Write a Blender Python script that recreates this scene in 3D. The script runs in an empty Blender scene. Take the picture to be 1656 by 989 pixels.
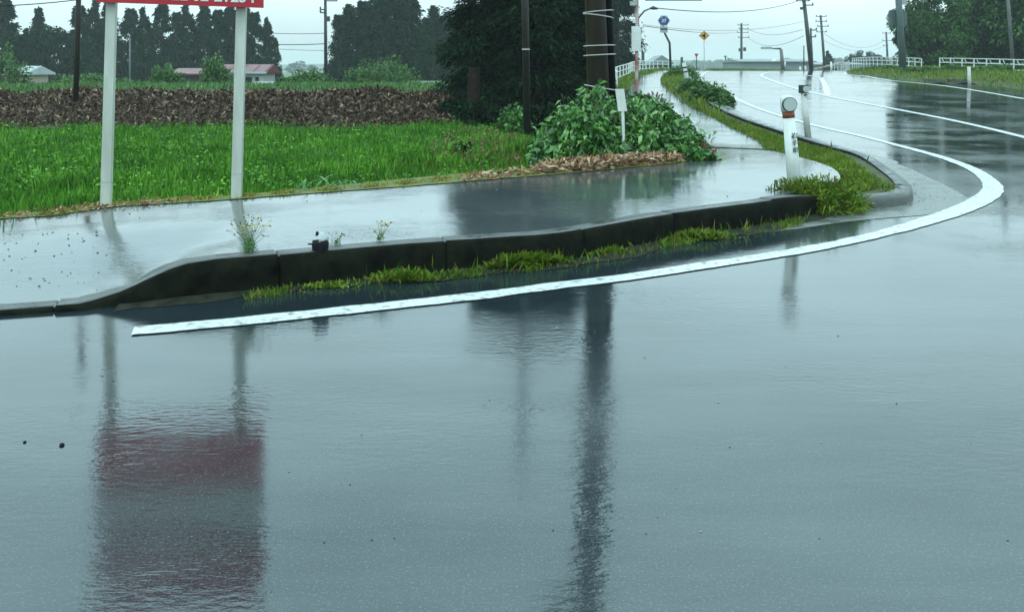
import bpy, math, random
import numpy as np
from mathutils import Vector
from mathutils.geometry import delaunay_2d_cdt

R_ = math.radians
random.seed(7)
rng = np.random.default_rng(7)
sc = bpy.context.scene
COL = sc.collection

# ------------------------------------------------------------------ camera
FPX, PX0, HY, CAMZ = 1400.0, 828.0, 112.0, 1.3      # focal length / principal column / horizon row in photo pixels
cd = bpy.data.cameras.new('camera')
cam = bpy.data.objects.new('camera', cd); COL.objects.link(cam)
cam.location = (0, 0, CAMZ); cam.rotation_euler = (R_(90), 0, 0)
cd.sensor_width = 36; cd.lens = FPX/1656*36
cd.shift_y = -(494.5-HY)/1656
cd.clip_start = 0.05; cd.clip_end = 6000
sc.camera = cam

# ------------------------------------------------------------------ world: overcast sky
SUN_EL, SUN_ROT = R_(52), R_(200)
w = bpy.data.worlds.new('World'); sc.world = w; w.use_nodes = True
nt = w.node_tree; N = nt.nodes; L = nt.links
for n in list(N): N.remove(n)
out = N.new('ShaderNodeOutputWorld'); bg = N.new('ShaderNodeBackground')
bg.inputs['Strength'].default_value = 0.1
sky = N.new('ShaderNodeTexSky'); sky.sky_type = 'NISHITA'; sky.sun_disc = False
sky.sun_elevation = SUN_EL; sky.sun_rotation = SUN_ROT; sky.dust_density = 4; sky.air_density = 1.5
tc = N.new('ShaderNodeTexCoord'); sp = N.new('ShaderNodeSeparateXYZ'); L.new(tc.outputs['Generated'], sp.inputs[0])
cr = N.new('ShaderNodeValToRGB')           # cloud deck: dimmer at the horizon, brighter overhead
L.new(sp.outputs['Z'], cr.inputs[0])
e = cr.color_ramp.elements
e[0].position = 0.0; e[0].color = (.31, .41, .44, 1)
e[1].position = 1.0; e[1].color = (.64, .92, 1.0, 1)
m = e.new(.05); m.color = (.40, .505, .53, 1)
m = e.new(.16); m.color = (.60, .84, .90, 1)
m = e.new(.45); m.color = (.62, .92, 1.0, 1)
nz = N.new('ShaderNodeTexNoise'); nz.inputs['Scale'].default_value = 2.2; nz.inputs['Detail'].default_value = 5
mp = N.new('ShaderNodeMapping'); mp.inputs['Scale'].default_value = (1, 1, 3.5)
L.new(tc.outputs['Generated'], mp.inputs[0]); L.new(mp.outputs[0], nz.inputs['Vector'])
mr = N.new('ShaderNodeMapRange'); mr.inputs['To Min'].default_value = 18.5; mr.inputs['To Max'].default_value = 25.5
mr.inputs['From Min'].default_value = .3; mr.inputs['From Max'].default_value = .7
L.new(nz.outputs['Fac'], mr.inputs['Value'])
sc1 = N.new('ShaderNodeVectorMath'); sc1.operation = 'SCALE'
L.new(cr.outputs['Color'], sc1.inputs[0]); L.new(mr.outputs[0], sc1.inputs['Scale'])
mx = N.new('ShaderNodeMixRGB'); mx.inputs[0].default_value = .93
L.new(sky.outputs[0], mx.inputs[1]); L.new(sc1.outputs[0], mx.inputs[2])
L.new(mx.outputs[0], bg.inputs['Color']); L.new(bg.outputs[0], out.inputs['Surface'])

sd = bpy.data.lights.new('sun', 'SUN'); sd.energy = 0.6; sd.angle = R_(25); sd.color = (1, .97, .92)
sun = bpy.data.objects.new('sun', sd); COL.objects.link(sun)
sun.rotation_euler = (R_(38), 0, R_(-20)); sun.location = (0, 0, 30)

sc.view_settings.view_transform = 'Standard'; sc.view_settings.look = 'None'
sc.view_settings.exposure = -0.1; sc.view_settings.gamma = 1; sc.view_settings.use_curve_mapping = False
sc.cycles.max_bounces = 6; sc.cycles.diffuse_bounces = 3; sc.cycles.glossy_bounces = 3
sc.cycles.volume_bounces = 1; sc.cycles.transparent_max_bounces = 8
sc.cycles.caustics_reflective = False; sc.cycles.caustics_refractive = False

# ------------------------------------------------------------------ materials
def mat(name, c1, c2=None, scale=6, rough=.6, rough2=None, bump=0, bscale=40, isl=None, spec=.5, detail=5, dist=None,
        stretch=None, rscale=None, metal=0, coat=0, sss=0):
    m = bpy.data.materials.new(name); m.use_nodes = True
    t = m.node_tree; n = t.nodes; l = t.links
    b = n['Principled BSDF']
    b.inputs['Base Color'].default_value = (*c1, 1); b.inputs['Roughness'].default_value = rough
    b.inputs['Specular IOR Level'].default_value = spec; b.inputs['Metallic'].default_value = metal
    if coat: b.inputs['Coat Weight'].default_value = coat; b.inputs['Coat Roughness'].default_value = .06
    g = n.new('ShaderNodeNewGeometry')
    src = g.outputs['Position']
    if stretch:
        mpn = n.new('ShaderNodeMapping'); mpn.inputs['Scale'].default_value = stretch
        l.new(src, mpn.inputs[0]); src = mpn.outputs[0]
    if isl:                                # a different tone for every leaf or blade
        r = n.new('ShaderNodeValToRGB'); l.new(g.outputs['Random Per Island'], r.inputs[0])
        els = r.color_ramp.elements
        for k, c in enumerate(isl):
            el = els[k] if k < 2 else els.new(1)
            el.position = k/(len(isl)-1) if k < 2 else k/(len(isl)-1)
            el.color = (*c, 1)
        # elements were re-sorted: write again in order
        for k, el in enumerate(sorted(els, key=lambda q: q.position)):
            el.position = k/(len(isl)-1); el.color = (*isl[k], 1)
        colour = r.outputs[0]
        if c2:
            nz = n.new('ShaderNodeTexNoise'); nz.inputs['Scale'].default_value = scale; l.new(src, nz.inputs['Vector'])
            nz.inputs['Detail'].default_value = 2
            mr = n.new('ShaderNodeMapRange'); mr.inputs['From Min'].default_value = .35; mr.inputs['From Max'].default_value = .65
            l.new(nz.outputs['Fac'], mr.inputs['Value'])
            mm = n.new('ShaderNodeMixRGB'); mm.blend_type = 'MULTIPLY'
            l.new(mr.outputs[0], mm.inputs[0]); l.new(colour, mm.inputs[1]); mm.inputs[2].default_value = (*c2, 1)
            colour = mm.outputs[0]
        l.new(colour, b.inputs['Base Color'])
    elif c2:
        nz = n.new('ShaderNodeTexNoise'); nz.inputs['Scale'].default_value = scale; nz.inputs['Detail'].default_value = detail
        nz.inputs['Roughness'].default_value = .6
        l.new(src, nz.inputs['Vector'])
        r = n.new('ShaderNodeValToRGB'); l.new(nz.outputs['Fac'], r.inputs[0])
        r.color_ramp.elements[0].position = .35; r.color_ramp.elements[1].position = .65
        r.color_ramp.elements[0].color = (*c1, 1); r.color_ramp.elements[1].color = (*c2, 1)
        l.new(r.outputs[0], b.inputs['Base Color'])
    if rough2 is not None:
        nz = n.new('ShaderNodeTexNoise'); nz.inputs['Scale'].default_value = rscale or scale; nz.inputs['Detail'].default_value = 4
        l.new(src, nz.inputs['Vector'])
        r = n.new('ShaderNodeMapRange'); l.new(nz.outputs['Fac'], r.inputs['Value'])
        r.inputs['From Min'].default_value = .38; r.inputs['From Max'].default_value = .62
        r.inputs['To Min'].default_value = rough; r.inputs['To Max'].default_value = rough2
        l.new(r.outputs[0], b.inputs['Roughness'])
    if bump:
        nz = n.new('ShaderNodeTexNoise'); nz.inputs['Scale'].default_value = bscale; nz.inputs['Detail'].default_value = 3
        l.new(src, nz.inputs['Vector'])
        bp = n.new('ShaderNodeBump'); bp.inputs['Strength'].default_value = 1; bp.inputs['Distance'].default_value = bump
        l.new(nz.outputs['Fac'], bp.inputs['Height']); l.new(bp.outputs[0], b.inputs['Normal'])
    return m

def wet_asphalt(name, c1, c2, speck=(.17, .19, .19), r0=.025, r1=.15, b1=.0004, b2=.00013):
    """asphalt under a thin film of rain: large patches of deeper and thinner water, fine aggregate and wind ripples"""
    m = bpy.data.materials.new(name); m.use_nodes = True
    t = m.node_tree; n = t.nodes; l = t.links; b = n['Principled BSDF']
    g = n.new('ShaderNodeNewGeometry'); P = g.outputs['Position']
    def noise(s, d=3, st=None, ro=.5):
        q = n.new('ShaderNodeTexNoise'); q.inputs['Scale'].default_value = s; q.inputs['Detail'].default_value = d
        q.inputs['Roughness'].default_value = ro
        if st:
            mpn = n.new('ShaderNodeMapping'); mpn.inputs['Scale'].default_value = st; l.new(P, mpn.inputs[0]); l.new(mpn.outputs[0], q.inputs['Vector'])
        else: l.new(P, q.inputs['Vector'])
        return q.outputs['Fac']
    def rng_(v, a, bb, c, d):
        q = n.new('ShaderNodeMapRange'); l.new(v, q.inputs['Value'])
        for k, x in zip(('From Min', 'From Max', 'To Min', 'To Max'), (a, bb, c, d)): q.inputs[k].default_value = x
        return q.outputs[0]
    patch = noise(.55, 5, (1, .8, 1), .6)
    r = n.new('ShaderNodeValToRGB'); l.new(patch, r.inputs[0])
    r.color_ramp.elements[0].position = .35; r.color_ramp.elements[1].position = .65
    r.color_ramp.elements[0].color = (*c1, 1); r.color_ramp.elements[1].color = (*c2, 1)
    sp = rng_(noise(120, 3, None, .75), .54, .70, 0, .5)
    mm = n.new('ShaderNodeMixRGB'); l.new(sp, mm.inputs[0]); l.new(r.outputs[0], mm.inputs[1]); mm.inputs[2].default_value = (*speck, 1)
    l.new(mm.outputs[0], b.inputs['Base Color'])
    l.new(rng_(patch, .38, .62, r0, r1), b.inputs['Roughness'])
    b.inputs['IOR'].default_value = 1.72
    # thicker and thinner film in long worn streaks along the lane
    l.new(rng_(noise(.8, 6, (.35, 1.5, 1), .68), .36, .64, .40, .66), b.inputs['Specular IOR Level'])
    mask = rng_(noise(.9, 4, (.8, 1.3, 1), .6), .42, .62, .05, 1)      # where the wind and drops ruffle the film
    bp = n.new('ShaderNodeBump'); bp.inputs['Distance'].default_value = b1*6
    l.new(rng_(mask, 0, 1, .10, .55), bp.inputs['Strength']); l.new(noise(6, 4, (1, 2.2, 1), .6), bp.inputs['Height'])
    bp3 = n.new('ShaderNodeBump'); bp3.inputs['Distance'].default_value = b1*3.4
    l.new(mask, bp3.inputs['Strength']); l.new(noise(24, 3, (.8, 1.9, 1)), bp3.inputs['Height']); l.new(bp.outputs[0], bp3.inputs['Normal'])
    bp2 = n.new('ShaderNodeBump'); bp2.inputs['Distance'].default_value = b2
    l.new(rng_(noise(1.7, 4, None, .6), .4, .62, .25, 1), bp2.inputs['Strength'])
    l.new(noise(130, 3, None, .7), bp2.inputs['Height']); l.new(bp3.outputs[0], bp2.inputs['Normal'])
    l.new(bp2.outputs[0], b.inputs['Normal'])
    return m

M = {}
M['road'] = wet_asphalt('wet_asphalt', (.006, .014, .018), (.018, .030, .034))
M['walk'] = wet_asphalt('wet_footway', (.045, .055, .058), (.08, .095, .10), r0=.03, r1=.13, b1=.0007, b2=.00016)
M['gutter'] = mat('gutter_concrete', (.09, .10, .095), (.20, .21, .19), scale=3, rough=.12, rough2=.45, bump=.004, bscale=30)
M['dirt'] = mat('gutter_dirt', (.012, .014, .008), (.035, .036, .022), scale=14, rough=.7, bump=.02, bscale=60, spec=.2)
M['paint'] = mat('road_paint', (.64, .68, .67), (.20, .22, .22), scale=16, detail=9, rough=.2, rough2=.5, bump=.0006, bscale=90)
_r = [q for q in M['paint'].node_tree.nodes if q.type == 'VALTORGB'][0]
_r.color_ramp.elements[0].position = .50; _r.color_ramp.elements[1].position = .66
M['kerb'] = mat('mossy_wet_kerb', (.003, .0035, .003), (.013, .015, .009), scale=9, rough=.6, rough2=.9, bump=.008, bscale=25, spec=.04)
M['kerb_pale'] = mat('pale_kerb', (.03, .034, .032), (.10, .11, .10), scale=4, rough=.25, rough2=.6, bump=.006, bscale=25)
M['soil'] = mat('field_soil', (.02, .045, .012), (.045, .075, .02), scale=2, rough=.9, bump=.02, bscale=12)
M['brown'] = mat('bank_soil', (.030, .018, .012), (.075, .048, .032), scale=1.2, rough=.85, bump=.05, bscale=5)
M['under'] = mat('needle_litter', (.006, .009, .005), (.018, .020, .010), scale=4, rough=.95, bump=.03, bscale=12, spec=.1)
M['verge'] = mat('verge_soil', (.035, .055, .015), (.08, .09, .03), scale=3, rough=.9, bump=.02, bscale=12)
M['farfield'] = mat('far_field', (.04, .10, .03), (.06, .13, .04), scale=.05, rough=.9)
M['hill'] = mat('wooded_hill', (.02, .045, .03), (.04, .07, .045), scale=.02, rough=.95, bump=6, bscale=.03)
M['field_grass'] = mat('field_grass', (.04, .15, .02), (.38, .50, .42), scale=1.1, rough=.45,
                       isl=[(.044, .14, .010), (.075, .23, .014), (.12, .33, .022), (.19, .42, .045)], spec=.15)
M['verge_grass'] = mat('verge_grass', (.1, .2, .03), (.55, .65, .4), scale=2.5, rough=.5,
                       isl=[(.04, .11, .010), (.09, .20, .012), (.16, .26, .02), (.23, .29, .035), (.20, .15, .05)], spec=.15)
M['tall_blade'] = mat('tall_blade', (.1, .2, .06), rough=.35, isl=[(.04, .14, .03), (.08, .22, .05), (.16, .28, .10)], spec=.15)
M['moss'] = mat('moss', (.06, .085, .014), (.16, .18, .025), scale=9, rough=.8, bump=.02, bscale=30)
M['moss_tuft'] = mat('moss_tuft', (.2, .2, .03), rough=.7, isl=[(.10, .14, .015), (.24, .25, .03), (.32, .30, .05), (.22, .13, .05)])
M['litter'] = mat('dead_leaves', (.1, .05, .03), rough=.5, isl=[(.018, .010, .006), (.045, .024, .013), (.085, .045, .026), (.13, .085, .05), (.34, .25, .17)], spec=.2)
M['straw'] = mat('straw_litter', (.3, .17, .08), rough=.5, isl=[(.10, .05, .02), (.24, .12, .05), (.38, .23, .12), (.55, .40, .26)])
M['knot'] = mat('knotweed_leaf', (.05, .15, .03), (.45, .55, .5), scale=2.2, rough=.3,
                isl=[(.018, .07, .012), (.06, .20, .025), (.13, .33, .05), (.26, .44, .15)], spec=.5)
M['knot_far'] = mat('bush_leaf', (.05, .15, .03), (.45, .55, .45), scale=1.2, rough=.45,
                    isl=[(.04, .12, .02), (.08, .20, .03), (.14, .28, .05)])
M['rust_leaf'] = mat('rust_leaf', (.3, .1, .05), rough=.5, isl=[(.10, .035, .018), (.20, .09, .035), (.10, .12, .03)])
M['cedar'] = mat('cedar_foliage', (.015, .04, .02), (.5, .6, .55), scale=.9, rough=.7,
                 isl=[(.005, .019, .010), (.011, .036, .016), (.022, .062, .024)], spec=.05)
M['cedar_near'] = mat('near_cedar_foliage', (.01, .03, .015), (.45, .5, .5), scale=1.3, rough=.7,
                      isl=[(.003, .011, .005), (.009, .027, .012), (.028, .070, .025)], spec=.03)
M['broad'] = mat('broad_leaf', (.03, .08, .02), (.4, .5, .45), scale=.8, rough=.5,
                 isl=[(.008, .032, .010), (.022, .07, .016), (.06, .15, .03), (.12, .24, .06)], spec=.1)
M['broad_dark'] = mat('hazy_broad_leaf', (.03, .07, .03), (.5, .6, .55), scale=.4, rough=.7,
                      isl=[(.008, .028, .013), (.014, .042, .018), (.026, .065, .025)], spec=.05)
M['bark'] = mat('wet_bark', (.015, .012, .010), (.05, .04, .032), scale=4, rough=.6, bump=.02, bscale=14, stretch=(3, 3, .4))
M['wood'] = mat('dark_wood_pole', (.012, .011, .010), (.028, .022, .018), scale=3, rough=.45, bump=.006, bscale=25, stretch=(4, 4, .3))
M['oldpole'] = mat('weathered_pole', (.026, .017, .013), (.062, .040, .031), scale=2, rough=.45, bump=.006, bscale=20, stretch=(4, 4, .35))
M['trunk_dark'] = mat('dark_trunk', (.012, .009, .008), (.035, .025, .02), scale=8, rough=.95, bump=.03, bscale=30, stretch=(3, 3, .5), spec=.03)
M['steel'] = mat('grey_green_steel', (.05, .085, .085), (.075, .11, .105), scale=2, rough=.4)
M['darksteel'] = mat('dark_steel', (.02, .028, .03), (.035, .04, .04), scale=4, rough=.4)
M['conc'] = mat('pole_concrete', (.10, .115, .12), (.16, .17, .17), scale=3, rough=.6)
M['white'] = mat('white_paint', (.70, .74, .71), (.58, .62, .57), scale=5, rough=.3)
M['cream'] = mat('aged_white_paint', (.56, .59, .53), (.42, .44, .37), scale=2.5, rough=.35, stretch=(3, 3, .6))
M['band'] = mat('pale_band', (.50, .50, .47), rough=.4)
M['red'] = mat('red_sign_paint', (.46, .002, .022), (.36, .002, .016), scale=3, rough=.3)
M['blue'] = mat('blue_sign', (.008, .06, .22), rough=.3)
M['yellow'] = mat('amber_sign', (.55, .27, .03), rough=.3)
M['black'] = mat('black', (.006, .006, .007), rough=.6, spec=.15)
M['orange'] = mat('rust_orange', (.32, .085, .02), (.18, .05, .02), scale=20, rough=.5)
M['refl'] = mat('reflector_grey', (.42, .47, .44), rough=.3, coat=.3)
M['greypost'] = mat('grey_post', (.60, .61, .57), (.46, .47, .44), scale=9, rough=.5)
M['rust'] = mat('rusted_paint', (.30, .07, .03), (.55, .50, .47), scale=3.2, rough=.5)
M['plate'] = mat('grey_plate', (.42, .46, .46), (.28, .31, .31), scale=6, rough=.4)
M['redroof'] = mat('red_roof', (.11, .018, .022), (.17, .035, .04), scale=2, rough=.4)
M['greyroof'] = mat('grey_roof', (.16, .19, .20), (.22, .25, .26), scale=.6, rough=.5)
M['paleroof'] = mat('pale_roof', (.45, .50, .50), (.35, .40, .40), scale=1, rough=.4)
M['wall'] = mat('pale_wall', (.42, .46, .45), (.34, .38, .38), scale=.8, rough=.7)
M['beige'] = mat('beige_wall', (.42, .36, .27), rough=.7)
M['glass'] = mat('dark_glass', (.02, .03, .035), rough=.08)
M['pebble'] = mat('pebble', (.05, .05, .048), rough=.4, isl=[(.02, .02, .02), (.07, .07, .065), (.3, .3, .28)])
M['flower'] = mat('yellow_petal', (.6, .4, .02), rough=.5)
M['seed'] = mat('dark_seed_head', (.03, .035, .02), rough=.6)
M['stem'] = mat('green_stem', (.10, .17, .05), rough=.5)

# ------------------------------------------------------------------ helpers
def tag(o, label=None, cat=None, group=None, kind=None):
    if label: o['label'] = label
    if cat: o['category'] = cat
    if group: o['group'] = group
    if kind: o['kind'] = kind
    return o
def empty(name, loc, label, cat, group=None):
    o = bpy.data.objects.new(name, None); COL.objects.link(o); o.location = loc
    o.empty_display_size = .2
    return tag(o, label, cat, group)
def link_mesh(name, me, material, parent=None, origin=None):
    for p in (material if isinstance(material, list) else [material]): me.materials.append(p)
    o = bpy.data.objects.new(name, me); COL.objects.link(o)
    if parent is not None: o.parent = parent
    if origin is not None: o.location = origin
    return o
def mesh_np(name, V, F, smooth=False):
    """V (n,3), F (m,k) int array with the same k for every face"""
    V = np.asarray(V, np.float32).reshape(-1, 3); F = np.asarray(F, np.int32); k = F.shape[1]
    me = bpy.data.meshes.new(name)
    me.vertices.add(len(V)); me.vertices.foreach_set('co', V.ravel())
    me.loops.add(F.size); me.loops.foreach_set('vertex_index', F.ravel())
    me.polygons.add(len(F)); me.polygons.foreach_set('loop_start', np.arange(0, F.size, k, dtype=np.int32))
    me.polygons.foreach_set('loop_total', np.full(len(F), k, np.int32))
    if smooth: me.polygons.foreach_set('use_smooth', np.ones(len(F), bool))
    me.update(calc_edges=True)
    return me
def unit(a): return a/np.maximum(np.linalg.norm(a, axis=-1, keepdims=True), 1e-9)
def leaf_quads(P, D, Ln, W, rg=rng, bend=.25):
    n = len(P); D = unit(D)
    S = unit(np.cross(D, rg.normal(size=(n, 3))))
    Ln = np.broadcast_to(Ln, (n,))[:, None]; W = np.broadcast_to(W, (n,))[:, None]
    mid = P+D*Ln*.5; tip = P+D*Ln; tip[:, 2] -= (Ln*bend)[:, 0]
    return np.stack([P, mid+S*W*.5, tip, mid-S*W*.5], 1)
def quads_obj(name, Q, material, parent=None, origin=None):
    Q = Q.reshape(-1, 3)
    if origin is not None: Q = Q-np.array(origin)
    return link_mesh(name, mesh_np(name, Q, np.arange(len(Q)).reshape(-1, 4)), material, parent, None if parent is not None else origin)

ORD = ['first', 'second', 'third', 'fourth', 'fifth', 'sixth', 'seventh', 'eighth', 'ninth', 'tenth', 'eleventh', 'twelfth', 'thirteenth', 'fourteenth', 'fifteenth', 'sixteenth', 'seventeenth', 'eighteenth']
class MB:
    """collects shapes in world coordinates; build() links them as ONE mesh placed under its thing"""
    def __init__(s): s.v = []; s.f = []
    def add(s, V, F):
        b = len(s.v); s.v += [tuple(map(float, p)) for p in V]; s.f += [tuple(b+i for i in f) for f in F]; return s
    def box(s, c, d, rz=0, top=1.0):
        x, y, z = d[0]/2, d[1]/2, d[2]/2; ca, sa = math.cos(rz), math.sin(rz); V = []
        for k, (i, j) in ((-1, (-1, -1)), (-1, (1, -1)), (-1, (1, 1)), (-1, (-1, 1)), (1, (-1, -1)), (1, (1, -1)), (1, (1, 1)), (1, (-1, 1))):
            q = top if k > 0 else 1
            a, b = i*x*q, j*y*q; V.append((c[0]+a*ca-b*sa, c[1]+a*sa+b*ca, c[2]+k*z))
        return s.add(V, [(0, 3, 2, 1), (4, 5, 6, 7), (0, 1, 5, 4), (1, 2, 6, 5), (2, 3, 7, 6), (3, 0, 4, 7)])
    def tube(s, P, r, seg=8, cap=True):
        P = [Vector(p) for p in P]
        rr = r if isinstance(r, (list, tuple)) else [r]*len(P)
        V = []; F = []
        for i, p in enumerate(P):
            d = (P[min(i+1, len(P)-1)]-P[max(i-1, 0)]).normalized()
            a = d.cross(Vector((0, 1, 0)) if abs(d.y) < .9 else Vector((1, 0, 0))).normalized(); b = d.cross(a)
            for k in range(seg):
                t = 2*math.pi*k/seg; V.append(p+(a*math.cos(t)+b*math.sin(t))*rr[i])
        for i in range(len(P)-1):
            for k in range(seg):
                k2 = (k+1) % seg; F.append((i*seg+k, i*seg+k2, (i+1)*seg+k2, (i+1)*seg+k))
        if cap: F.append(tuple(range(seg))[::-1]); F.append(tuple((len(P)-1)*seg+k for k in range(seg)))
        return s.add(V, F)
    def prism(s, poly, y, th):
        """outline in x-z extruded along y"""
        n = len(poly); V = [(x, y, z) for x, z in poly]+[(x, y+th, z) for x, z in poly]
        F = [tuple(range(n)), tuple(range(n, 2*n))[::-1]]+[(i, i+n, (i+1) % n+n, (i+1) % n) for i in range(n)]
        return s.add(V, F)
    def disc(s, c, r, th, seg=20, ax='y'):
        d = Vector((0, 1, 0)) if ax == 'y' else Vector((0, 0, 1))
        c = Vector(c); return s.tube([c, c+d*th], r, seg)
    def build(s, name, material, parent=None, smooth=False, origin=None):
        o0 = parent.location if parent is not None and origin is None else (origin or (0, 0, 0))
        if parent is not None and parent.parent is not None and origin is None:
            o0 = parent.location+parent.parent.location
        me = bpy.data.meshes.new(name); me.from_pydata([(x-o0[0], y-o0[1], z-o0[2]) for x, y, z in s.v], [], s.f)
        if smooth: me.polygons.foreach_set('use_smooth', [True]*len(me.polygons))
        me.update()
        o = link_mesh(name, me, material, parent, None if parent is not None else o0)
        return o

def text_mesh(name, s, size, material, parent, loc, rot=(R_(90), 0, 0), align='CENTER', ext=.002, bold=0.0):
    c = bpy.data.curves.new(name, 'FONT'); c.body = s; c.size = size; c.align_x = align; c.extrude = ext; c.offset = bold
    t = bpy.data.objects.new('tmp', c); COL.objects.link(t)
    bpy.context.view_layer.update()
    me = bpy.data.meshes.new_from_object(t.evaluated_get(bpy.context.evaluated_depsgraph_get()))
    bpy.data.objects.remove(t)
    me.materials.clear(); me.materials.append(material)
    o = bpy.data.objects.new(name, me); COL.objects.link(o); o.parent = parent; o.location = loc; o.rotation_euler = rot
    return o

# ------------------------------------------------------------------ heights
RY = [-200, 0, 12, 16, 24, 32, 40, 46, 52, 58, 64, 72, 80, 100, 120, 4000]
RZv = [0, 0, 0, .04, .29, .56, .82, 1.0, 1.12, 1.18, 1.18, 1.12, 1.0, .45, 0, 0]
_yy = np.linspace(0, 140, 1401); _zz = np.interp(_yy, RY, RZv)
_zz = np.convolve(np.pad(_zz, 25, 'edge'), np.ones(51)/51, 'valid')
def RZ(y): return np.interp(y, _yy, _zz)
def sm(t): t = np.clip(t, 0, 1); return t*t*(3-2*t)
def SWs(x, y):                                     # footway above the road
    t = sm((y-4.9)/1.6)
    s = .02+.175*(sm((x+2.35)/.6)*(1-t)+sm((x+5.2)/4.1)*t)
    return s*(1-.7*sm((y-9.5)/5))
def SW(x, y): return RZ(y)+SWs(x, y)
def unproj(px, py, fz=lambda x, y: RZ(y)):
    k = (px-PX0)/FPX; a, b = 1.0, 62.0
    f = lambda Y: HY+FPX*(CAMZ-fz(k*Y, Y))/Y-py
    if f(b) > 0: return (k*b, b)
    for _ in range(60):
        mth = (a+b)/2
        if f(mth) > 0: a = mth
        else: b = mth
    return (k*a, a)
def at(px, py, Y): return ((px-PX0)/FPX*Y, Y, CAMZ-(py-HY)*Y/FPX)

def smooth_line(P, step=.25):
    """Catmull-Rom through P, resampled"""
    P = np.array(P, float); out = []
    Q = np.vstack([2*P[0]-P[1], P, 2*P[-1]-P[-2]])
    for i in range(1, len(Q)-2):
        n = max(2, int(np.linalg.norm(Q[i+1]-Q[i])/step))
        for t in np.linspace(0, 1, n, endpoint=False):
            a, b, c, d = Q[i-1], Q[i], Q[i+1], Q[i+2]
            out.append(.5*((2*b)+(c-a)*t+(2*a-5*b+4*c-d)*t*t+(3*b-a-3*c+d)*t**3))
    out.append(P[-1]); return np.array(out)
def offs(P, d):
    """offset to the left of travel"""
    T = np.gradient(P[:, :2], axis=0); T = unit(T); Nn = np.stack([-T[:, 1], T[:, 0]], 1)
    d = np.broadcast_to(d, (len(P),))[:, None]
    return P[:, :2]+Nn*d
def region(name, poly, fz, step, material, kind='structure', off=0, ext=None):
    """triangulated sheet inside a polygon with a grid of inner points so that it follows a height function"""
    poly = [tuple(map(float, p[:2])) for p in poly]; n = len(poly)
    A = np.array(poly); x0, y0 = A.min(0); x1, y1 = A.max(0)
    xs = np.arange(x0+step*.5, x1, step); ys = np.arange(y0+step*.5, y1, step)
    G = np.stack(np.meshgrid(xs, ys), -1).reshape(-1, 2)+rng.uniform(-.08, .08, (len(xs)*len(ys), 2))*step
    G = G[inside(G, A)]
    vs = [Vector(p) for p in poly]+[Vector(p) for p in G]
    r = delaunay_2d_cdt(vs, [(i, (i+1) % n) for i in range(n)], [], 1, 1e-4)
    V = np.array([(v.x, v.y) for v in r[0]]); F = [f for f in r[2] if len(f) == 3]
    z = fz(V[:, 0], V[:, 1])+off
    o = link_mesh(name, mesh_np(name, np.column_stack([V, z]), np.array(F), True), material)
    # faces up
    me = o.data
    if len(me.polygons) and me.polygons[0].normal.z < 0: me.flip_normals()
    return tag(o, kind=kind)
def inside(G, A):
    x, y = G[:, 0], G[:, 1]; r = np.zeros(len(G), bool); n = len(A); j = n-1
    for i in range(n):
        xi, yi = A[i]; xj, yj = A[j]
        c = ((yi > y) != (yj > y)) & (x < (xj-xi)*(y-yi)/((yj-yi) or 1e-9)+xi)
        r ^= c; j = i
    return r
def dist_line(G, P):
    P = np.asarray(P)[:, :2]; d = np.full(len(G), 1e9)
    for a, b in zip(P[:-1], P[1:]):
        ab = b-a; t = np.clip(((G-a)@ab)/max(ab@ab, 1e-9), 0, 1)
        d = np.minimum(d, np.linalg.norm(G-(a+t[:, None]*ab), axis=1))
    return d
def strip(name, A, B, za, zb, material, kind='structure'):
    n = len(A); V = np.vstack([np.column_stack([A[:, :2], za]), np.column_stack([B[:, :2], zb])])
    F = np.array([(i, i+1, n+i+1, n+i) for i in range(n-1)])
    o = link_mesh(name, mesh_np(name, V, F, True), material)
    return tag(o, kind=kind)

# ------------------------------------------------------------------ key curves (world, from the photograph's layout)
kz = lambda x, y: RZ(y)+np.maximum(SWs(x, y), .0)+.012
kzf = lambda x, y: RZ(y)+.11
kpts = [(-14, 2.2), (-6, 3.75), (-2.70, 4.56), (-2.27, 4.73), (-2.08, 4.77), (-1.96, 4.83), (-1.84, 4.91), (-1.51, 5.05)]
kpts += [unproj(px, py, kz) for px, py in ((522, 405), (662, 393), (800, 384), (906, 376), (1053, 350), (1160, 335), (1239, 325))]
kpts += [(2.63, 7.62), (3.18, 7.98), (3.78, 8.32), (4.12, 8.95)]
kpts += [unproj(px, py, kzf) for px, py in ((1450, 278), (1403, 249), (1345, 233), (1266, 209), (1200, 187), (1160, 169), (1130, 150), (1119, 136), (1118, 126))]
kpts += [(11.6, 56), (13.6, 63), (17.5, 72), (23, 80), (32, 88), (48, 97)]
K = smooth_line(kpts, .12)
KN = len(K)
K_near_end = int(np.argmin(np.linalg.norm(K-np.array((2.2, 7.3)), axis=1)))
def ktop(x, y):
    f = sm((x-2.2)/1.2); f = np.where(y > 8.5, 1, f)
    return (RZ(y)+SWs(x, y)+.012)*(1-f)+(RZ(y)+.11)*f
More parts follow.
